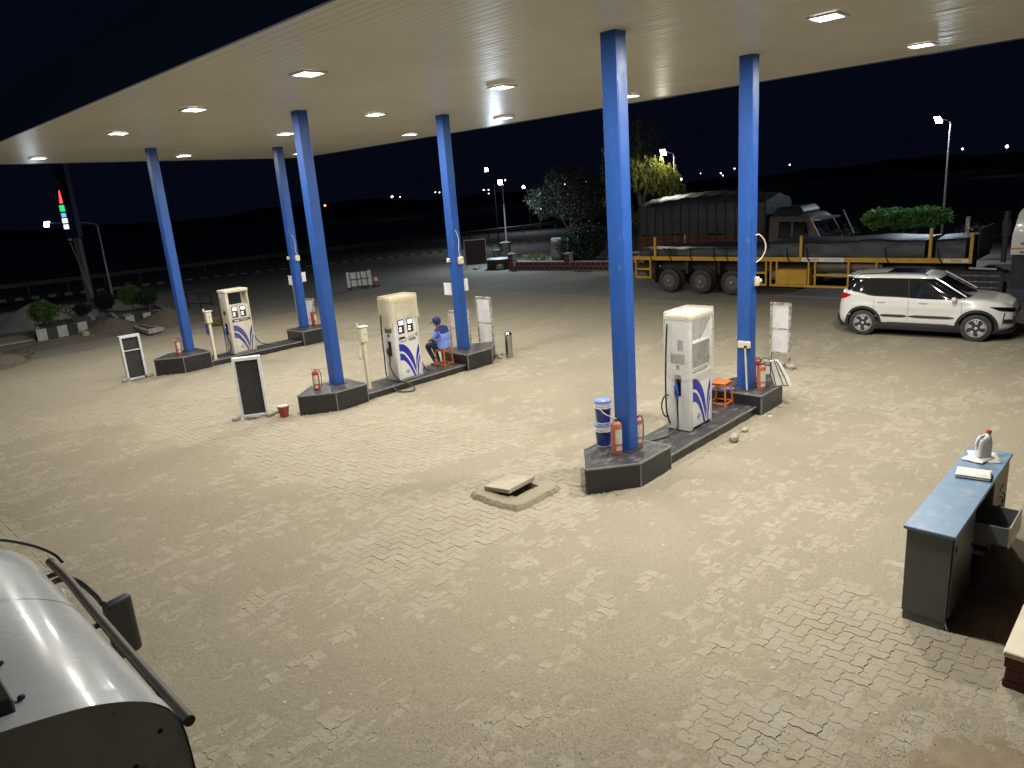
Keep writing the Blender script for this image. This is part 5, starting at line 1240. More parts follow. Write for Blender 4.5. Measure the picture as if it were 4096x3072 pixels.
RY = Matrix(((0,0,-1,0),(-1,0,0,0),(0,1,0,0),(0,0,0,1)))
marks(t, Matrix.Translation((XN-.038,9.75,1.352)) @ RY, .5, .07, m_red2, 7); marks(t, Matrix.Translation((XN-.038,9.05,1.352)) @ RY, .5, .05, m_grey, 9)
mb = MB(); mb.box(XN-.036,XN-.031,5.12,5.78,1.30,1.415); mb.build('notice_strip', m_cream, t)
text('TATA', .11, m_clad, t, Matrix.Translation((XN-.038,5.45,1.352)) @ RY)
# guards and boxes below the rail
def fr(y0,y1,z0,z1,mids=()):
    for (a,b,c,d) in ((y0,y0+.06,z0,z1),(y1-.06,y1,z0,z1)): mb = MB(); mb.box(XN-.02,XN+.03,a,b,c,d); mb.build('guard_post', m_yellow, t)
    for z in (z0,)+tuple(mids): mb = MB(); mb.box(XN-.02,XN+.03,y0+.061,y1-.061,z,z+.075); mb.build('guard_rail', m_yellow, t)
fr(11.35,12.4,.40,1.274,(.83,)); fr(16.2,16.95,.55,1.274,(.88,)); fr(7.65,11.24,.40,1.274)
for y in (10.99,9.86,9.64,8.55): mb = MB(); mb.box(XN-.018,XN+.028,y-.03,y+.03,.476,1.274); mb.build('guard_post', m_yellow, t)
mb = MB(); mb.box(XN-.015,XN+.5,9.92,11.0,.477,1.0); mb.build('tool_box', m_yellow, t, bevel=.01)
mb = MB(); mb.box(XN-.018,XN+.028,8.58,9.6,.80,.875); mb.box(XN-.018,XN+.028,7.7,8.5,.80,.875); mb.build('guard_rail', m_yellow, t)
mb = MB(); mb.lathe([(.2,-1.1),(.2,1.1)],20,Matrix.Translation((XN+.3,8.65,1.07)) @ Matrix.Rotation(R_(90),4,'X')); mb.build('air_tank', m_tube, t, smooth=True)
for y in (15.42,14.02,12.72):
    lorry_wheel(t, XN+.16, y); lorry_wheel(t, XN+.50, y); lorry_wheel(t, 27.1, y, side=1)
    mb = MB(); mb.tube([(XN+.2,y,.47),(27.1,y,.47)], .07, 10); mb.build('axle', m_chassis, t)
for y in (16.05,13.4): mb = MB(); mb.box(XN+.05,XN+.6,y,y+.02,.35,1.2); mb.build('mud_flap', m_black, t)
mb = MB(); mb.cbox((XN+.35,14.7,1.0),(.3,.12,.5)); mb.cbox((XN+.35,13.35,1.0),(.3,.12,.5)); mb.build('spring_hanger', m_chassis, t)
for y in (16.12,): mb = MB(); mb.lathe([(.02,0),(.025,.02),(0,.03)],8,Matrix.Translation((XN-.02,15.75,1.05)) @ Matrix.Rotation(R_(-90),4,'Y')); mb.build('reflector', m_pailw, t)
# headboard
mb = MB(); mb.box(25.6,27.4,5.02,5.05,1.43,2.25); mb.build('headboard', m_chassis, t)
# white tractor unit pulling it
t = thing('lorry_cab', 'white lorry cab with a yellow stripe and dark window at the trailer front', 'lorry', (26.1,2.9,0), world=True)
mb = MB(); mb.rings([[(x,y,z) for x,y in ((24.92-dx*0+ix,4.10-iy),(27.3-ix,4.10-iy),(27.3-ix,1.9+iy*.2),(24.92+ix,1.9+iy*.2))] for z,ix,iy in ((1.53,0,0),(1.62,-.015,-.005),(2.1,0,.0),(2.70,.07,.10),(2.82,.14,.16),(2.86,.3,.25)) for dx in (0,)]); cab = mb.build('cab_shell', m_carw, t, bevel=.03, smooth=True, segs=2)
mb = MB(); mb.rings([[(24.905+o_,y,z) for y,z in ((3.82,2.14),(3.40,2.12),(3.42,2.62),(3.80,2.62))] for o_ in (0,.03)]); mb.build('window_glass', m_blackgloss, t, bevel=.02)
mb = MB(); mb.box(24.892,24.904,1.9,4.085,1.70,1.745); mb.build('stripe', m_yellow, t)
for z in (1.86,1.62): marks(t, Matrix.Translation((24.888,3.66,z)) @ RY, .42, .07, m_pail, 6)
mb = MB(); mb.box(24.888,24.894,3.55,3.75,1.985,2.03); mb.build('badge', m_red2, t)
mb = MB(); mb.rings([[(25.2,4.0,2.87),(27.1,4.0,2.87),(27.1,2.2,2.87),(25.2,2.2,2.87)],[(25.5,3.4,3.1),(26.8,3.4,3.1),(26.8,2.3,3.3),(25.5,2.3,3.3)]]); mb.build('roof_deflector', m_galv, t, bevel=.05)
mb = MB(); mb.tube([(25.2,4.3,1.3),(25.2,4.3,2.75)], .07, 12); mb.tube([(25.2,4.3,2.05),(25.2,4.3,2.5)], .11, 12); mb.build('exhaust_stack', m_chassis, t, smooth=True)
mb = MB(); mb.box(25.0,27.2,1.8,5.0,.75,1.0); mb.box(24.95,25.6,3.6,4.05,.55,1.5); mb.build('chassis', m_chassis, t)
mb = MB(); mb.box(24.98,25.5,4.2,5.4,.35,1.05); bx = mb.build('battery_box', m_chassis, t, bevel=.02)
for z in (.55,.72,.9):
    mb = MB(); mb.box(24.965,24.979,4.3,5.3,z,z+.03); mb.build('slat', m_grey, bx)
    for y in (4.5,4.9): mb = MB(); mb.lathe([(.025,0),(.02,.012),(0,.014)],8,Matrix.Translation((24.965,y,z+.02)) @ Matrix.Rotation(R_(-90),4,'Y')); mb.build('bolt', m_galv, bx)
lorry_wheel(t, 25.2, 2.6); lorry_wheel(t, 25.2, 6.1); lorry_wheel(t, 27.0, 2.6, side=1)
mb = MB(); mb.bar((24.97,5.1,1.14),(24.97,4.4,1.12),.03,.05); mb.build('ladder_bar', m_galv, t)
# loaded dark truck parked beyond
X2 = 28.3
t = thing('cargo_truck', 'dark tarp-covered cargo truck parked behind the yellow trailer', 'truck', (29.5,14,0), world=True)
rows = []
for i in range(31):
    y = 12.95+6.05*i/30; sag = .06*math.cos(i*2*math.pi/30*10); e_ = (i in (0,30))*.04
    zt = 3.35+.22*math.sin(math.pi*(i/30))+.02*math.sin(i*1.7)
    rows.append([(X2+.03,y,1.95+.08*math.sin(i*.7)),(X2-.012-sag*.2,y,2.5),(X2+.01,y,3.2+e_),(X2+.22,y,zt-.05),(X2+1.2,y,zt+.16),(X2+2.2,y,zt-.05),(X2+2.4,y,3.1),(X2+2.4,y,1.95)])
mb = MB(); mb.rings(rows); mb.build('tarpaulin', m_tarp, t, smooth=True, ang=45)
for i in range(15):
    y = 13.0+.425*i; mb = MB(); mb.tube([(X2-.03,y,1.35),(X2-.035,y,2.5),(X2-.015,y,3.22),(X2+.25,y,3.45)], .022, 5); mb.build('rope', m_chassis, t)
for k in range(5): mb = MB(); mb.box(X2-.005,X2+.03,12.95,19.0,1.25+k*.14,1.25+k*.14+.125); mb.build('side_board', m_rust, t, bevel=.006)
mb = MB(); mb.box(X2-.03,X2-.006,16.58,16.64,1.3,2.0); mb.build('board_post', m_framed, t)
mb = MB(); mb.box(X2+.05,X2+2.35,12.9,19.0,.9,1.24); mb.build('chassis', m_chassis, t)
m_cabd = mat('truck_cab_dull', (.11,.085,.075), .6, c2=(.07,.055,.05), ns=4)
mb = MB(); mb.rings([[(x,y,z) for x,y in ((X2+ix,12.85),(X2+2.3-ix,12.85),(X2+2.3-ix,yf),(X2+ix,yf))] for z,ix,yf in ((1.0,0,10.6),(1.7,0,10.75),(2.45,.05,11.15),(2.62,.12,11.35),(2.68,.3,11.5))]); mb.build('cab', m_cabd, t, bevel=.04, smooth=True, segs=2)
mb = MB(); mb.rings([[(X2+o_,y,z) for y,z in ((12.45,1.8),(11.95,1.8),(11.95,2.42),(12.40,2.42))] for o_ in (-.012,.05)]); mb.build('door_window', m_blackgloss, t, bevel=.01)
mb = MB(); mb.rings([[(X2+o_,y,z) for y,z in ((11.85,1.8),(11.2,1.8),(11.42,2.40),(11.85,2.42))] for o_ in (-.012,.05)]); mb.build('door_window', m_blackgloss, t, bevel=.01)
mb = MB(); mb.add([(X2+.12,10.72,1.72),(X2+2.15,10.72,1.72),(X2+2.05,11.12,2.44),(X2+.2,11.12,2.44)], [(0,1,2,3)]); mb.build('windscreen', m_blackgloss, t)
mb = MB(); mb.tube([(X2+.03,10.72,1.66),(X2+.06,11.18,2.5)], .035, 8); mb.build('chrome_pillar', m_galv, t); mb = MB(); mb.tube([(X2+2.2,10.3,1.75),(X2+2.2,10.75,2.68)], .03, 8); mb.build('chrome_pillar', m_galv, t)
mb = MB(); mb.rings([[(X2+.08,y,2.47),(X2+1.1,y,2.50+k),(X2+2.2,y,2.47),(X2+2.2,y,2.42),(X2+.08,y,2.42)] for y,k in ((11.3,.08),(10.85,.03))]); mb.build('sun_visor', m_galv, t, smooth=True)
mb = MB(); mb.rings([[(X2+.2,y,2.69),(X2+2.1,y,2.69),(X2+2.0,y,z),(X2+.4,y,z)] for y,z in ((12.7,2.95),(11.8,3.0),(11.6,2.8))]); mb.build('roof_bundle', m_tarp, t, bevel=.08, smooth=True, segs=2)
mb = MB(); mb.cbox((X2-.16,11.35,2.2),(.1,.14,.4)); mi = mb.build('side_mirror', m_blackgloss, t, bevel=.03, smooth=True); mb = MB(); mb.tube([(X2-.16,11.35,2.4),(X2+.05,11.4,2.5)], .012, 6); mb.build('mirror_arm', m_galv, mi)
for i in range(7): mb = MB(); mb.lathe([(0,-.02),(.018,0),(0,.02)],6,Matrix.Translation((X2-.03,11.1-.05*i,2.1-.07*i))); mb.build('tassel_bead', m_galv, t)
for y in (11.6,17.2,18.3): lorry_wheel(t, X2+.2, y, .5); lorry_wheel(t, X2+2.2, y, .5, side=1)
# ================================================================== LEAVES
def leaves(name, ells, n, size, m, parent, droop=0.0, aspect=.45, shell=.55, sun=None):
    Q = []; tot = sum(e[3]*e[4]*e[5] for e in ells)
    T = []
    for (cx,cy,cz,rx,ry,rz) in ells:
        k = max(20, int(n*rx*ry*rz/tot))
        d = rng.normal(size=(k,3)); d /= np.linalg.norm(d,axis=1)[:,None]
        r = (shell+(1-shell)*rng.random(k))**.6; r *= 1+.16*np.sin(d[:,0]*5+cx)*np.cos(d[:,1]*6+cy)+.10*np.sin(d[:,2]*9+d[:,0]*7)
        r *= 1+.10*rng.normal(size=k)
        c = d*r[:,None]*np.array([rx,ry,rz])+np.array([cx,cy,cz])
        ax = rng.normal(size=(k,3)); ax[:,2] -= droop*2; ax /= np.linalg.norm(ax,axis=1)[:,None]
        nb = rng.normal(size=(k,3)); nb = np.cross(ax, nb); nb /= np.linalg.norm(nb,axis=1)[:,None]
        s = size*rng.uniform(.6,1.3,k)[:,None]
        Q.append(np.stack([c-ax*s*.5, c+nb*s*aspect*.5, c+ax*s*.5, c-nb*s*aspect*.5], 1)); T.append(rng.random(k))
    return quads_obj(name, np.concatenate(Q), m, parent, np.concatenate(T))
def limbs(t, base, tips, r, name='trunk', m=None, fork=None):
    b = Vector(base); fork = Vector(fork) if fork else b+(sum((Vector(p) for p in tips), Vector())/len(tips)-b)*.5
    mb = MB(); mb.tube(cr([b, b.lerp(fork,.5)+Vector((.03,-.02,0)), fork],5), [r*(1-.035*i) for i in range(11)], 9)
    for p in tips:
        p = Vector(p); md = fork.lerp(p,.5)+Vector((random.uniform(-.1,.1),random.uniform(-.1,.1),.1))
        mb.tube(cr([fork-Vector((0,0,.02)), md, p],5), [r*.6*(1-.08*i) for i in range(11)], 7)
    return mb.build(name, m or m_bark, t, smooth=True)

# ================================================================== BRICK WALL AND THINGS ALONG IT
t = thing('brick_wall', 'low dark red brick wall with pale mortar and short posts', 'wall', (30.6,23.2,0), world=True)
A, B = Vector((30.15,29.2)), Vector((31.55,17.2)); L = (B-A).length; dv = (B-A)/L; nv = Vector((dv.y,-dv.x)) if dv.y*0+dv.x > 0 else Vector((dv.y,-dv.x))
if nv.x > 0: nv = -nv                                  # towards the forecourt
ang = math.atan2(dv.y, dv.x)
def wbox(mb, s0, s1, d0, d1, z0, z1):
    p = [A+dv*s0+nv*d0, A+dv*s1+nv*d0, A+dv*s1+nv*d1, A+dv*s0+nv*d1]; mb.prism([(q.x,q.y) for q in p], z0, z1); return mb
wbox(MB(), .3, L, -.22, .0, -.05, .44).build('mortar_core', m_whitew, t); wbox(MB(), .3, L, -.24, .012, .441, .475).build('coping', m_whitew, t)
for row in range(2):
    z = .01+row*.215; s = .34+(.15 if row else 0)
    while s < L-.3:
        wbox(MB(), s, s+.285, .0005, .016, z, z+.195).build('brick', m_brick, t); s += .312
for s0 in (0.0, 3.85, 8.0):
    wbox(MB(), s0, s0+.34, -.30, .05, -.05, .86).build('post_core', m_whitew, t); wbox(MB(), s0-.03, s0+.37, -.33, .08, .861, .93).build('post_cap', m_whitew, t)
    for row in range(4):
        z = .01+row*.213
        for a_, b_ in (((.01,.21),(.225,.33)) if row%2 else ((.01,.115),(.13,.33))): wbox(MB(), s0+a_, s0+b_, .0505, .066, z, z+.195).build('brick', m_brick, t)
# planting bed soil behind
mb = MB(); mb.box(31.0,33.5,17.5,30,.0,.3); mb.prism([(30.5,29),(33.5,29),(33.5,17.2),(31.6,17.2)], -.02, .36); o = mb.build('planting_bed', m_soil); tag(o, 'raised earth bed behind the brick wall', kind='structure')
t = thing('oil_drum', 'squat dark drum with pale lid beside the brick post', 'drum', (30.75,30.55,0))
mb = MB(); mb.lathe([(.74,0),(.76,.05),(.74,.1),(.74,.3),(.76,.33),(.74,.36),(.74,.56)],32); mb.build('shell', m_chassis, t, smooth=True); mb = MB(); mb.lathe([(.76,.55),(.77,.58),(.72,.60),(0,.60)],32); mb.build('lid', m_galv, t, smooth=True)
t = thing('oil_drum', 'tall grey ribbed drum standing behind the squat dark drum', 'drum', (31.8,31.0,0))
mb = MB(); mb.lathe([(.34,0),(.34,.4),(.355,.43),(.34,.46),(.34,.85),(.355,.88),(.34,.91),(.34,1.42),(.30,1.43),(0,1.42)],28); mb.build('shell', m_grey, t, smooth=True); mb = MB(); mb.tube(cr([(-.08,0,1.43),(-.05,0,1.50),(.05,0,1.50),(.08,0,1.43)],4), .02, 6); mb.build('handle', m_galv, t)
t = thing('oil_drum', 'small grey drum leaning at the tall ribbed drum', 'drum', (31.6,31.6,0))
mb = MB(); mb.lathe([(.22,0),(.22,.5),(.23,.52),(.22,.54),(.22,.98),(0,.98)],22); mb.build('shell', m_grey, t, smooth=True)
m_bb = mat('brown_board', (.055,.035,.03), .8, c2=(.04,.028,.025), ns=4)
board((30.65,32.45,0), R_(-42), 'tall brown board in a thin pale frame near the drums', 1.35, 1.72, .18, m_galv, [1.0], m_bb, deep=.05)
t = thing('concrete_pipe', 'pale round concrete pipe lying in the planting bed', 'pipe', (32.6,27.3,.9))
Mx = Matrix.Rotation(R_(90),4,'X') @ Matrix.Rotation(R_(35),4,'Y')
mb = MB(); mb.lathe([(.62,-.5),(.70,-.5),(.70,.5),(.62,.5),(.62,-.49)],32,Mx); mb.build('shell', m_whitew, t, smooth=True); mb = MB(); mb.lathe([(0,.30),(.619,.30)],32,Mx); mb.build('end_cap', m_grey, t)
tag(stone((30.1,31.9,0),(.5,.3,.14),'pale rubble slab between the brown board and the drum',.3))
tag(stone((30.2,30.0,0),(.5,.4,.35),'rubble heap between drum and brick post',.3))
# dry tuft in the bed
t = thing('dry_shrub', 'tuft of dry straw-coloured weeds behind the brick wall', 'shrub', (31.2,28.0,.3)); leaves('foliage', [(0,0,.25,.4,.9,.3)], 350, .3, ml_dry, t, aspect=.12); limbs(t, (0,0,0), [(.1,.3,.35),(-.1,-.3,.35)], .02, 'stem')
# bushes
def bush(loc, ells, n, size, m, label, stems, group=None, aspect=.4):
    t = thing('bush', label, 'bush', loc, group=group); leaves('foliage', ells, n, size, m, t, aspect=aspect); limbs(t, (0,0,0), stems, .05, 'stem'); return t
bush((32.3,25.4,.35), [(0,.8,.8,.9,.9,.8),(0,-.5,1.0,.9,.9,1.0),(.2,0,1.4,.7,.8,.6)], 5200, .17, ml_dark, 'wide dark green bush behind the brick wall posts', [(.3,.6,1.1),(0,-.6,1.2)])
bush((32.6,22.75,.35), [(0,.1,2.0,.55,.8,.65),(0,.35,1.3,.45,.45,.5),(-.1,-.1,2.55,.4,.5,.35)], 2600, .19, ml_green, 'taller leafy green bush with pale bare stems beside the near pillar', [(.1,.3,1.6),(0,-.3,1.8),(0,.1,2.2)])
# trees
def tree(loc, ells, n, size, m, label, base_r, tips, droop=.3, aspect=.35, fork=None):
    t = thing('tree', label, 'tree', loc); leaves('crown', ells, n, size, m, t, droop=droop, aspect=aspect); limbs(t, (0,0,-.1), tips, base_r, 'trunk', fork=fork); return t
tree((34.4,28.2,0), [(0,1.2,3.6,1.3,1.3,1.0),(.3,-.6,4.3,1.6,1.7,1.1),(0,-1.9,3.6,1.2,1.3,1.1),(0,.3,5.0,1.1,1.2,.65),(0,2.2,3.9,.75,.85,.75),(-.2,-.9,3.0,1.1,1.2,.65)], 10500, .17, ml_grey, 'dark grey-green spreading tree beyond the brick wall', .16, [(0,1.3,3.5),(.2,-.6,4.1),(0,-1.8,3.5)])
# weeping tree by the lamp
t = thing('tree', 'weeping tree with drooping yellow-green leaves lit by the lamp', 'tree', (32.6,21.6,.3))
CL = [(-.35,-.8),(-.55,-.5),(-1.25,-.9),(-1.5,-.4),(-1.75,-.9),(-2.0,-.6),(-2.3,-.9),(-2.55,-.6)]
ells = []
for i in range(86):
    if i < 46:
        ca, cb = CL[i % len(CL)]; cy, cx = ca+random.gauss(0,.13), cb+random.gauss(0,.25); top = 5.15-.75*max(0,-1.35-cy)+random.uniform(-.55,.05)
    else: cy, cx, top = random.uniform(-.6,2.0), random.uniform(-1.0,1.0), random.uniform(4.2,7.0)
    ln = random.uniform(.6,1.5); k = 6
    for j in range(k): ells.append((cx+.05*j*random.uniform(-1,1), cy+.06*j*random.uniform(-1,1), top-ln*j/k, .10,.12,.16))
leaves('crown', [e for e in ells], 9500, .17, ml_olive, t, droop=1.3, aspect=.2, shell=.1)
leaves('crown', [(.4,.6,6.2,1.4,1.6,1.2),(.5,.4,4.9,1.2,1.3,.9)], 3600, .16, ml_grey, t, droop=1.0, aspect=.22)
limbs(t, (0,.4,-.2), [(-.6,-1.6,5.0),(-.2,-.6,5.2),(.3,.9,5.6),(0,.2,6.6)], .13, 'trunk')
# clipped shrub behind the trailer
t = thing('clipped_shrub', 'bright green flat-topped shrub in two lobes behind the trailer', 'shrub', (32.0,8.9,0))
leaves('foliage', [(0,.55,2.23,.7,.95,.36),(0,-.75,2.22,.7,.80,.36),(0,1.2,2.15,.5,.4,.22),(0,-.1,2.1,.6,.6,.26)], 4200, .19, ml_bright, t, aspect=.5)
limbs(t, (0,0,0), [(0,.7,2.0),(0,-.7,2.0),(.2,0,2.05)], .07, 'stem')
t = thing('bare_shrub', 'sparse grey shrub beyond the trailer bed near its headboard', 'shrub', (31.5,6.4,0)); leaves('foliage', [(0,0,1.55,.4,.6,.4)], 420, .1, ml_grey, t); limbs(t, (0,0,0), [(0,.4,1.6),(0,-.3,1.7)], .03, 'stem')
t = thing('bare_shrub', 'sparse grey shrub beyond the trailer bed beside the dark cab', 'shrub', (31.8,10.9,0)); leaves('foliage', [(0,0,1.5,.3,.35,.5)], 260, .1, ml_grey, t); limbs(t, (0,0,0), [(0,.2,1.6),(0,-.2,1.7)], .03, 'stem')

# ================================================================== STREET LAMPS
def street_lamp(base, head, label, w, c=STREET_C, size=.30, tilt=.62, pr=.055, mp=None):
    mp = mp or m_galv
    base, head = Vector(base), Vector(head)
    t = thing('street_lamp', label, 'lamp', base, world=True)
    top = Vector((base.x, base.y, head.z-.25))
    mb = MB(); mb.tube([base, base.lerp(top,.5), top], [pr*1.25, pr, pr*.8], 10); mb.build('pole', mp, t, smooth=True)
    mb = MB(); mb.tube(cr([top-Vector((0,0,.05)), top+Vector((0,0,.12))+(head-top)*.15, head+Vector((0,0,.06))],5), pr*.5, 7); mb.build('arm', mp, t, smooth=True)
    a = math.atan2(head.y-12, head.x-10)                      # heads are turned down towards the forecourt
    nn = Vector((-math.cos(a)*math.sin(tilt), -math.sin(a)*math.sin(tilt), -math.cos(tilt)))
    mb = MB(); mb.cbox(head-nn*.05, (.46,.30,.09), rz=a, ry=tilt); mb.build('lamp_head', m_galv, t, bevel=.03, smooth=True)
    mb = MB(); mb.cbox(head+nn*.008, (.40,.24,.02), rz=a, ry=tilt); mb.build('diffuser', mat('street_diffuser', (.9,.9,.9), .4, emit=45, ec=(.85,.93,1)), t)
    off = OFF[t.name]
    area('bulb', head-base+nn*.03, size, w, c, t, rot=(0,tilt,a), shape='DISK')
    mb = MB(); mb.box(base.x-.12,base.x+.12,base.y-.12,base.y+.12,base.z-.02,base.z+.06); mb.build('footing', m_conc, t)
    return t
street_lamp((33.75,32.75,0), (32.4,31.6,4.95), 'lit street lamp on a slim pole beside the grey-green tree', 430)
street_lamp((36.7,8.65,0), (36.6,9.12,5.98), 'lit street lamp on a tall pole behind the clipped green shrub', 260)
street_lamp((32.7,19.75,0), (32.35,20.15,5.68), 'lit street lamp whose pole rises behind the tarped truck', 120, c=(1,.93,.7))
street_lamp((14.6,47.6,-.12), (11.6,45.9,4.5), 'lit street lamp beside the tall price pylon', 45)
P = ad(1945,679,60); street_lamp((P.x+1.4,P.y+.6,-.1), (P.x,P.y,P.z), 'second lit street lamp further along the road past the drums', 160, mp=m_chassis)
P = ad(2094,748,80); street_lamp((P.x+1.4,P.y+.6,-.1), (P.x,P.y,P.z), 'small lit street lamp just beyond the grey-green tree', 90, mp=m_chassis)
# far lights of the town
fm = {0: mat('far_bulb_white', (.9,.9,.9), emit=14, ec=(.9,.95,1)), 1: mat('far_bulb_amber', (.9,.6,.3), emit=12, ec=(1,.75,.4)), 2: mat('far_bulb_red', (.9,.2,.1), emit=10, ec=(1,.2,.08))}
FL = [(1568,787,1),(1600,788,.5),(1741,769,.5),(1758,770,.6),(1935,760,.7),(1954,759,.6),(1955,774,.8),(2021,721,.8),(2259,738,.6),(2343,725,.8),(2802,694,.5),(2883,693,.8),(2892,702,.5),(2938,675,.7),(3159,659,.8),(3850,596,1.1),(4028,586,1.3)]
for i, (u,v,s) in enumerate(FL+[(2725,717,1.1,1),(1300,822,.9,2),(3881,734,1.2,2)][:0]):
    P = ad(u, v, 190+25*(i%4)); t = thing('far_lamp', 'tiny white light on a pole far off in the dark', 'lamp', (P.x,P.y,-.15), group='far-off lights of the town', world=True)
    mb = MB(); mb.tube([(P.x,P.y,-.15),(P.x,P.y,P.z)], .08, 5); mb.build('pole', m_galv, t)
    mb = MB(); r = .24*s; mb.lathe([(0,P.z-r),(r*.8,P.z-r*.5),(r,P.z),(r*.8,P.z+r*.5),(0,P.z+r)],8,Matrix.Translation((P.x,P.y,0))); mb.build('bulb', fm[0], t, smooth=True)
for u,v,k,l in ((2725,717,1,'tiny amber light far off above the tarped truck'),(1300,822,2,'tiny dull red light far off beyond the road'),(3881,734,2,'tiny red light far off beside the white cab')):
    P = ad(u, v, 200); t = thing('far_lamp', l, 'lamp', (P.x,P.y,-.15), world=True)
    mb = MB(); mb.tube([(P.x,P.y,-.15),(P.x,P.y,P.z)], .08, 5); mb.build('pole', m_galv, t)
    mb = MB(); r = .3; mb.lathe([(0,P.z-r),(r,P.z),(0,P.z+r)],8,Matrix.Translation((P.x,P.y,0))); mb.build('bulb', fm[k], t, smooth=True)

# ================================================================== ROAD, KERB, GUARDRAIL
K0, K1 = Vector((10.9,56.15)), Vector((39.6,46.1)); kd = (K1-K0).normalized(); kn = Vector((kd.y,-kd.x))
if kn.y > 0: kn = -kn
ZR = -.125
def kpt(s, o): return K0+kd*s+kn*o
P = [kpt(-60,.2), kpt(140,.2), kpt(140,7.2), kpt(-60,7.2)]
mb = MB(); mb.add([(p.x,p.y,ZR-.01) for p in P], [(0,1,2,3)]); o = mb.build('road', m_asph); tag(o, 'dark asphalt road passing the station', kind='structure')
t = thing('road_kerb', 'black and white painted kerb along the far side of the road', 'kerb', (K0.x,K0.y,ZR), world=True)
kb = {}
for i in range(-14, 110):
    a = kpt(i*.47+.01,0)
    m = m_whitew if i % 2 else m_blackw
    if m.name not in kb:
        mb = MB(); mb.box(0,.455,-.11,.11,-.1,.17); o = mb.build('kerb_stone', m, None, bevel=.012); kb[m.name] = o.data; o.parent = t
    else: o = bpy.data.objects.new('kerb_stone', kb[m.name]); COL.objects.link(o); o.parent = t
    o.location = (a.x-K0.x, a.y-K0.y, 0); o.rotation_euler = (0,0,math.atan2(kd.y,kd.x))
G0, G1 = Vector((6,59.7)), Vector((60,53.5)); gd = (G1-G0).normalized(); gn = Vector((gd.y,-gd.x))
t = thing('guardrail', 'grey steel guardrail on short posts beyond the road', 'guardrail', (G0.x,G0.y,-.1), world=True)
a, b = G0-gd*20, G1+gd*30
prof = [(0,.50),(.05,.55),(.05,.62),(0,.655),(.05,.69),(.05,.76),(0,.81),(-.012,.81),(-.012,.50)]
mb = MB(); mb.rings([[(p.x+gn.x*q[0],p.y+gn.y*q[0],q[1]) for q in prof] for p in (a,b)]); mb.build('beam', m_grey, t)
L = (b-a).length
for i in range(int(L/2.4)):
    p = a+gd*(i*2.4+.5); mb = MB(); mb.cbox((p.x-gn.x*.1,p.y-gn.y*.1,.30),(.1,.12,.95)); mb.build('post', m_grey, t)
# ================================================================== PYLON SIGN
pb = Vector((11.97,42.95)); vd = Vector((pb.x,pb.y)).normalized(); rt = Vector((vd.y,-vd.x))
t = thing('price_pylon', 'tall dark blue price pylon with lit red, green and white panels', 'pylon sign', (pb.x,pb.y,-.12), world=True)
m_py = mat('pylon_blue', (.012,.025,.09), .4, c2=(.016,.03,.11), ns=2)
fa = math.atan2(rt.y, rt.x)+R_(-28)
ex, ey = Vector((math.cos(fa),math.sin(fa))), Vector((-math.sin(fa),math.cos(fa)))
def pbx(mb, a0,a1,b0,b1,z0,z1):
    q = [pb+ex*a+ey*b for a,b in ((a0,b0),(a1,b0),(a1,b1),(a0,b1))]; return mb.prism([(p.x,p.y) for p in q], z0, z1)
mb = MB(); pbx(mb,-.02,.26,-.16,.16,-.15,3.69); mb.build('mast', m_grey, t, bevel=.02)
mb = MB(); pbx(mb,-.28,.36,-.22,.22,3.70,9.4); mb.build('cabinet', m_py, t, bevel=.03)
cols = [((1,.04,.04),5.48,6.12,.13,.05),((.03,.6,.16),5.06,5.38,.26,.2),((.12,.45,1),4.78,4.98,.24,.2),((.9,.95,1),4.48,4.72,.27,.2),((.85,.9,.95),4.18,4.41,.26,.2)]
for i, (c,z0,z1,wd,w0) in enumerate(cols):
    m = mat('panel_glow_%d' % i, c, .3, emit=(4 if i == 0 else 1.4), ec=c); q = []
    mb = MB(); cxx = -.16
    if i == 0: pts_ = [(cxx-.07,z0),(cxx+.10,z0),(cxx+.06,z1),(cxx+.03,z1)]
    else: pts_ = [(cxx-wd/2,z0),(cxx+wd/2,z0),(cxx+wd/2,z1),(cxx-wd/2,z1)]
    mb.rings([[(pb.x+ex.x*a+ey.x*o_, pb.y+ex.y*a+ey.y*o_, z) for a,z in pts_] for o_ in (-.222,-.25)]); mb.build('lit_panel', m, t, bevel=.02)
mb = MB(); mb.rings([[(pb.x+ex.x*a+ey.x*o_, pb.y+ex.y*a+ey.y*o_, z) for a,z in ((-.2,6.4),(-.08,6.3),(-.12,7.0),(-.2,7.3))] for o_ in (-.222,-.235)]); mb.build('unlit_panel', m_grey, t)
mb = MB(); pbx(mb,-.22,-.08,-.24,-.1,3.58,3.69); mb.build('foot_lamp', m_sheet, t, bevel=.02)
t = thing('thin_pole', 'thin pale pole leaning up beside the pylon mast', 'pole', (12.15,42.6,-.12), world=True)
tp = pb-rt*.28; mb = MB(); mb.tube([(12.2,42.6,-.12),(tp.x,tp.y-.2,3.45)], .022, 6); mb.build('shaft', m_galv, t); mb = MB(); mb.tube([(tp.x,tp.y-.2,3.40),(tp.x-.02,tp.y-.2,3.5)], .03, 6); mb.build('tip', m_galv, t)

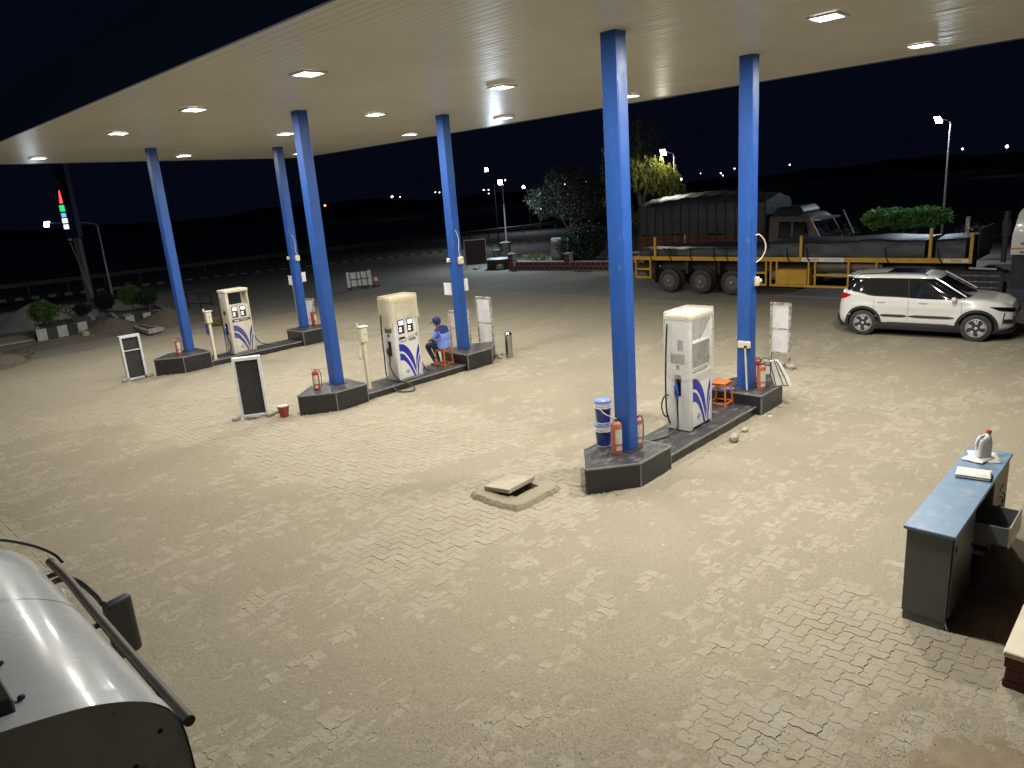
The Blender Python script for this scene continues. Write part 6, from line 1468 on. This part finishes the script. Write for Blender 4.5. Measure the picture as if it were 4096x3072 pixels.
# ================================================================== HEAPS, KERBED BEDS, TOPIARY
def heap(name, label, cat, c, rx, ry, h, m, seed, rz=0, p=1.3):
    n = 46; xs_ = np.linspace(-1,1,n); X, Y = np.meshgrid(xs_, xs_, indexing='ij'); r = np.sqrt(X**2+Y**2)
    Z = h*np.clip(1-r,0,1)**p*(1.0+.25*(fbm(X*2.5+seed,Y*2.5,4,seed)-.5))+.03*(fbm(X*9,Y*9,3,seed+4)-.5)-.02
    Z = np.where(r > 1, -.05, Z)
    ca, sa = math.cos(rz), math.sin(rz)
    V = np.stack([c[0]+ca*X*rx-sa*Y*ry, c[1]+sa*X*rx+ca*Y*ry, c[2]+Z], -1).reshape(-1,3)
    o = mesh_obj(name, V, gridf(n,n), m, smooth=True); return tag(o, label, cat)
heap('gravel_heap', 'tall pale heap of gravel beyond the lone round topiary', 'gravel heap', (8.75,40.2,-.125), 2.1, 1.9, 1.10, m_gravel, 3, p=1.0)
heap('soil_heap', 'dark soil heap spilling between the two striped kerb beds', 'soil heap', (9.95,33.3,-.125), 1.7, 1.5, .62, m_soil, 8, p=1.1)
heap('soil_heap', 'dark soil heap behind the pillar with the lone extinguisher', 'soil heap', (12.1,32.9,-.125), 1.7, 1.6, .72, m_soil, 15, p=1.0)
heap('soil_heap', 'low dark soil mound under the thin black frame', 'soil heap', (14.3,33.6,-.125), 1.6, 1.3, .42, m_soil, 22)
heap('soil_ridge', 'low brown soil ridge along the edge of the pavers', 'soil', (7.9,32.3,-.125), 2.6, .9, .28, m_soil, 31, rz=.1, p=.8)
def kerb_bed(name, label, P, Q, depth, hh, first, n):
    P, Q = Vector(P), Vector(Q); d = (Q-P)/n; L = d.length; u = d.normalized(); w = Vector((-u.y,u.x))
    w = Vector((.215,.976))
    t = thing(name, label, 'planter bed', (P.x,P.y,-.125), world=True)
    for i in range(n):
        a, b = P+d*i+u*.004, P+d*(i+1)-u*.004
        mb = MB(); mb.prism([(a.x,a.y),(b.x,b.y),(b.x+w.x*.15,b.y+w.y*.15),(a.x+w.x*.15,a.y+w.y*.15)], -.15, -.125+hh); mb.build('kerb_stone', m_whitew if (i+first)%2 else m_blackw, t, bevel=.012)
    for S in (P, Q-u*.15):
        a, b = S+w*.155, S+w*depth; mb = MB(); mb.prism([(a.x,a.y),(a.x+u.x*.15,a.y+u.y*.15),(b.x+u.x*.15,b.y+u.y*.15),(b.x,b.y)], -.15, -.127+hh); mb.build('kerb_side', m_whitew, t, bevel=.012)
    a, b = P+w*.15+u*.15, Q+w*depth-u*.15; q = [P+w*.155+u*.155, Q+w*.155-u*.155, Q+w*depth-u*.155, P+w*depth+u*.155]
    mb = MB(); mb.prism([(p.x,p.y) for p in q], -.15, -.17+hh); mb.build('bed_soil', m_soil, t)
    return t
kerb_bed('kerb_bed', 'black and white kerbed bed holding the lone round topiary', (7.36,34.22), (9.75,34.55), 2.6, .45, 1, 6)
kerb_bed('kerb_bed', 'black and white kerbed bed holding three round topiaries', (10.55,34.55), (12.95,35.05), 2.8, .36, 0, 6)
mb = MB(); mb.box(5.2,7.35,34.6,36.9,-.13,-.06); o = mb.build('concrete_strip', m_conc); tag(o, 'pale concrete strip beside the kerbed bed', kind='structure')
def topiary(P, w, zb, zt, m, label, n=1500):
    n *= 4
    t = thing('topiary', label, 'topiary', (P[0],P[1],P[2]))
    h = zt-P[2]; lo = zb-P[2]
    leaves('crown', [(0,0,(lo+h)/2,w/2,w/2,(h-lo)/2),(0,0,(lo+h)/2+.05,w*.42,w*.42,(h-lo)*.5)], n, .085, m, t, aspect=.4, shell=.55)
    limbs(t, (0,0,-.05), [(.1,.1,lo+.25),(-.1,-.05,lo+.25),(0,.1,lo+.3)], .04, 'trunk', fork=(0,0,lo*.9)); return t
topiary((8.02,35.2,.25), 1.10, .50, 1.36, ml_green, 'lone round topiary in its own striped kerb bed')
topiary((10.4,38.6,-.12), .70, .18, .72, ml_dark, 'smallest dark topiary, at the foot of the gravel heap', 900)
topiary((11.5,38.9,-.12), .98, .22, 1.10, ml_dark, 'dark bushy topiary right before the pylon mast')
topiary((11.87,36.2,.15), 1.0, .56, 1.42, ml_green, 'bright round topiary with a tall bare trunk', 1500)
topiary((12.3,35.4,.15), .84, .50, 1.22, ml_dark, 'dark round topiary next to the bright tall-trunked one', 1300)
t = thing('weed_clump', 'scrubby weeds in the striped kerb bed of the lone topiary', 'weeds', (8.5,35.4,.28)); leaves('foliage', [(0,0,.08,.7,.7,.12)], 420, .14, ml_grey, t, aspect=.2); limbs(t,(0,0,0),[(.3,.2,.1),(-.3,.1,.1)],.01,'stem')
t = thing('weed_clump', 'pale leafy weeds on the flank of the gravel heap', 'weeds', (9.9,39.9,.1)); leaves('foliage', [(0,0,.25,.5,.4,.3)], 380, .15, ml_dry, t, aspect=.3); limbs(t,(0,0,0),[(.2,.2,.3),(-.2,.1,.3)],.01,'stem')
t = thing('weed_clump', 'yellow dry grass tuft beyond the stained pump', 'weeds', (13.0,29.4,-.12)); leaves('foliage', [(0,0,.12,.55,.35,.16)], 700, .22, ml_dry, t, aspect=.12); limbs(t,(0,0,0),[(.2,.2,.15),(-.2,.1,.15)],.01,'stem')
for (x,y,z,d,l) in ((12.5,35.3,.24,(.5,.25,.14),'pale rock on the kerb bed of three topiaries'),(13.2,35.8,.2,(.6,.3,.16),'flat pale rock at the end of the three-topiary bed'),(11.3,35.5,.24,(.4,.3,.15),'grey rock between the topiary trunks'),(10.7,39.0,.0,(1.0,.7,.5),'big pale boulder beside the smallest topiary'),(8.6,32.2,.12,(.32,.22,.24),'upright stone standing in the soil ridge')):
    stone((x,y,z),d,l,random.uniform(0,2))
t = thing('timber_stack', 'two pale timber beams lying by the soil heap', 'timber', (10.7,31.3,-.1), world=True)
mb = MB(); mb.bar((10.55,32.6,-.02),(10.35,30.2,-.02),.16,.14); mb.build('beam', m_framed, t); mb = MB(); mb.bar((10.85,32.5,.0),(10.85,30.3,.02),.14,.12); mb.build('beam', m_framed, t); mb = MB(); mb.cbox((10.5,30.25,.02),(.5,.18,.2),rz=.2); mb.build('block', m_stone, t, bevel=.03)
# black tubular frame
t = thing('tube_frame', 'thin black tubular frame standing on the soil mound', 'frame', (15.0,36.1,-.12), world=True)
fp = [(14.82,37.07),(14.98,36.04),(15.23,35.31)]
for (x,y),h in zip(fp,(.62,.72,.70)): mb = MB(); mb.tube([(x,y,-.15),(x-.05,y,h)], .03, 7); mb.build('post', m_chassis, t)
for (a,ha),(b,hb) in (((fp[0],.55),(fp[1],.65)),((fp[1],.6),(fp[2],.66)),((fp[0],.1),(fp[1],.12)),((fp[1],.12),(fp[2],.12))): mb = MB(); mb.tube([(a[0]-.04,a[1],ha),(b[0]-.04,b[1],hb)], .025, 6); mb.build('rail', m_chassis, t)
# barricade
t = thing('road_barricade', 'pale sheet barricade in a black frame on the apron', 'barricade', (21.85,32.2,0), R_(-20))
for k in range(2): mb = MB(); mb.box(-.66+.56*k,-.12+.56*k,-.012,.012,.12,.92); mb.build('panel', m_sheet, t)
mb = MB(); mb.box(.45,.66,-.012,.012,.12,.92); mb.build('panel', m_sheet, t)
for x in (-.45,-.10,.12,.44): mb = MB(); mb.bar((x,-.03,.05),(x-.05,-.03,.95),.035); mb.build('upright', m_chassis, t)
for z in (.12,.5,.9): mb = MB(); mb.box(-.5,.5,-.06,-.035,z,z+.035); mb.build('crossbar', m_chassis, t)
for x in (-.55,.3): mb = MB(); mb.bar((x,-.3,.03),(x,.3,.03),.05); mb.build('foot', m_chassis, t)
t = thing('traffic_cone', 'faded red and white traffic cone beside the barricade', 'cone', (22.75,32.0,0))
mb = MB(); mb.lathe([(.14,.03),(.12,.2),(.105,.3)],16); mb.build('cone', m_red2, t, smooth=True); mb = MB(); mb.lathe([(.105,.301),(.075,.5)],16); mb.build('band', m_sheet, t, smooth=True); mb = MB(); mb.lathe([(.075,.501),(.035,.72),(0,.73)],16); mb.build('cone_tip', m_red2, t, smooth=True); mb = MB(); mb.box(-.19,.19,-.19,.19,0,.03); mb.build('base', m_black, t)
# debris at the far left edge of the pavers
t = thing('scrap_pile', 'dark scrap pile with a slanting plank at the paver edge', 'scrap', (5.3,29.4,-.12), world=True)
mb = MB(); mb.bar((4.6,30.2,.62),(5.55,29.2,-.05),.22,.05); mb.build('plank', m_framed, t)
mb = MB(); mb.rings([[(5.0+.9*k*math.cos(a)*(1+.15*math.sin(3*a)),29.2+.6*k*math.sin(a)*(1+.2*math.cos(4*a)),z) for a in np.linspace(0,6.283,19)[:-1]] for k,z in ((1,-.15),(.85,.05),(.5,.22),(.15,.3))]); mb.build('heap', m_soil, t, smooth=True)
mb = MB(); mb.tube(cr([(5.3,29.4,.0),(5.7,29.7,.02),(6.05,29.95,.02),(6.2,30.1,.08)]), [.07]*20+[.10]*5, 8); mb.build('log', m_bark, t, smooth=True)

# ================================================================== FAR TREE LINE ON THE HORIZON
n = 420; rows = []
for i in range(n+1):
    a = R_(-75)+R_(240)*i/n; rr = 330+30*math.sin(i*.05)
    h = 1.5+6*float(fbm(np.array([i*.11]),np.array([2.2]),4,9)[0])
    x, y = rr*math.cos(a), rr*math.sin(a); rows.append(((x,y,-1),(x*1.01,y*1.01,h),(x*1.06,y*1.06,h*.9),(x*1.08,y*1.08,-1)))
V = np.array(rows).reshape(-1,3); fq = np.array([(4*i+k,4*i+4+k,4*i+5+k,4*i+1+k) for i in range(n) for k in range(3)])
o = mesh_obj('far_tree_line', V, fq, mat('far_foliage', (.06,.07,.055), .9, c2=(.10,.11,.09), ns=.3, pos=True)); tag(o, 'dark far-off belt of trees along the horizon', 'trees', kind='stuff')

heap('dirt_patch', 'brown dirt patch strewn over the pavers near the brick planter', 'dirt', (4.75,.35,.004), 1.15, .75, .07, mat('brown_dirt', (.25,.195,.12), .95, c2=(.19,.15,.095), ns=5, bump=.8, bs=45, pos=True), 51, rz=.5, p=.6)
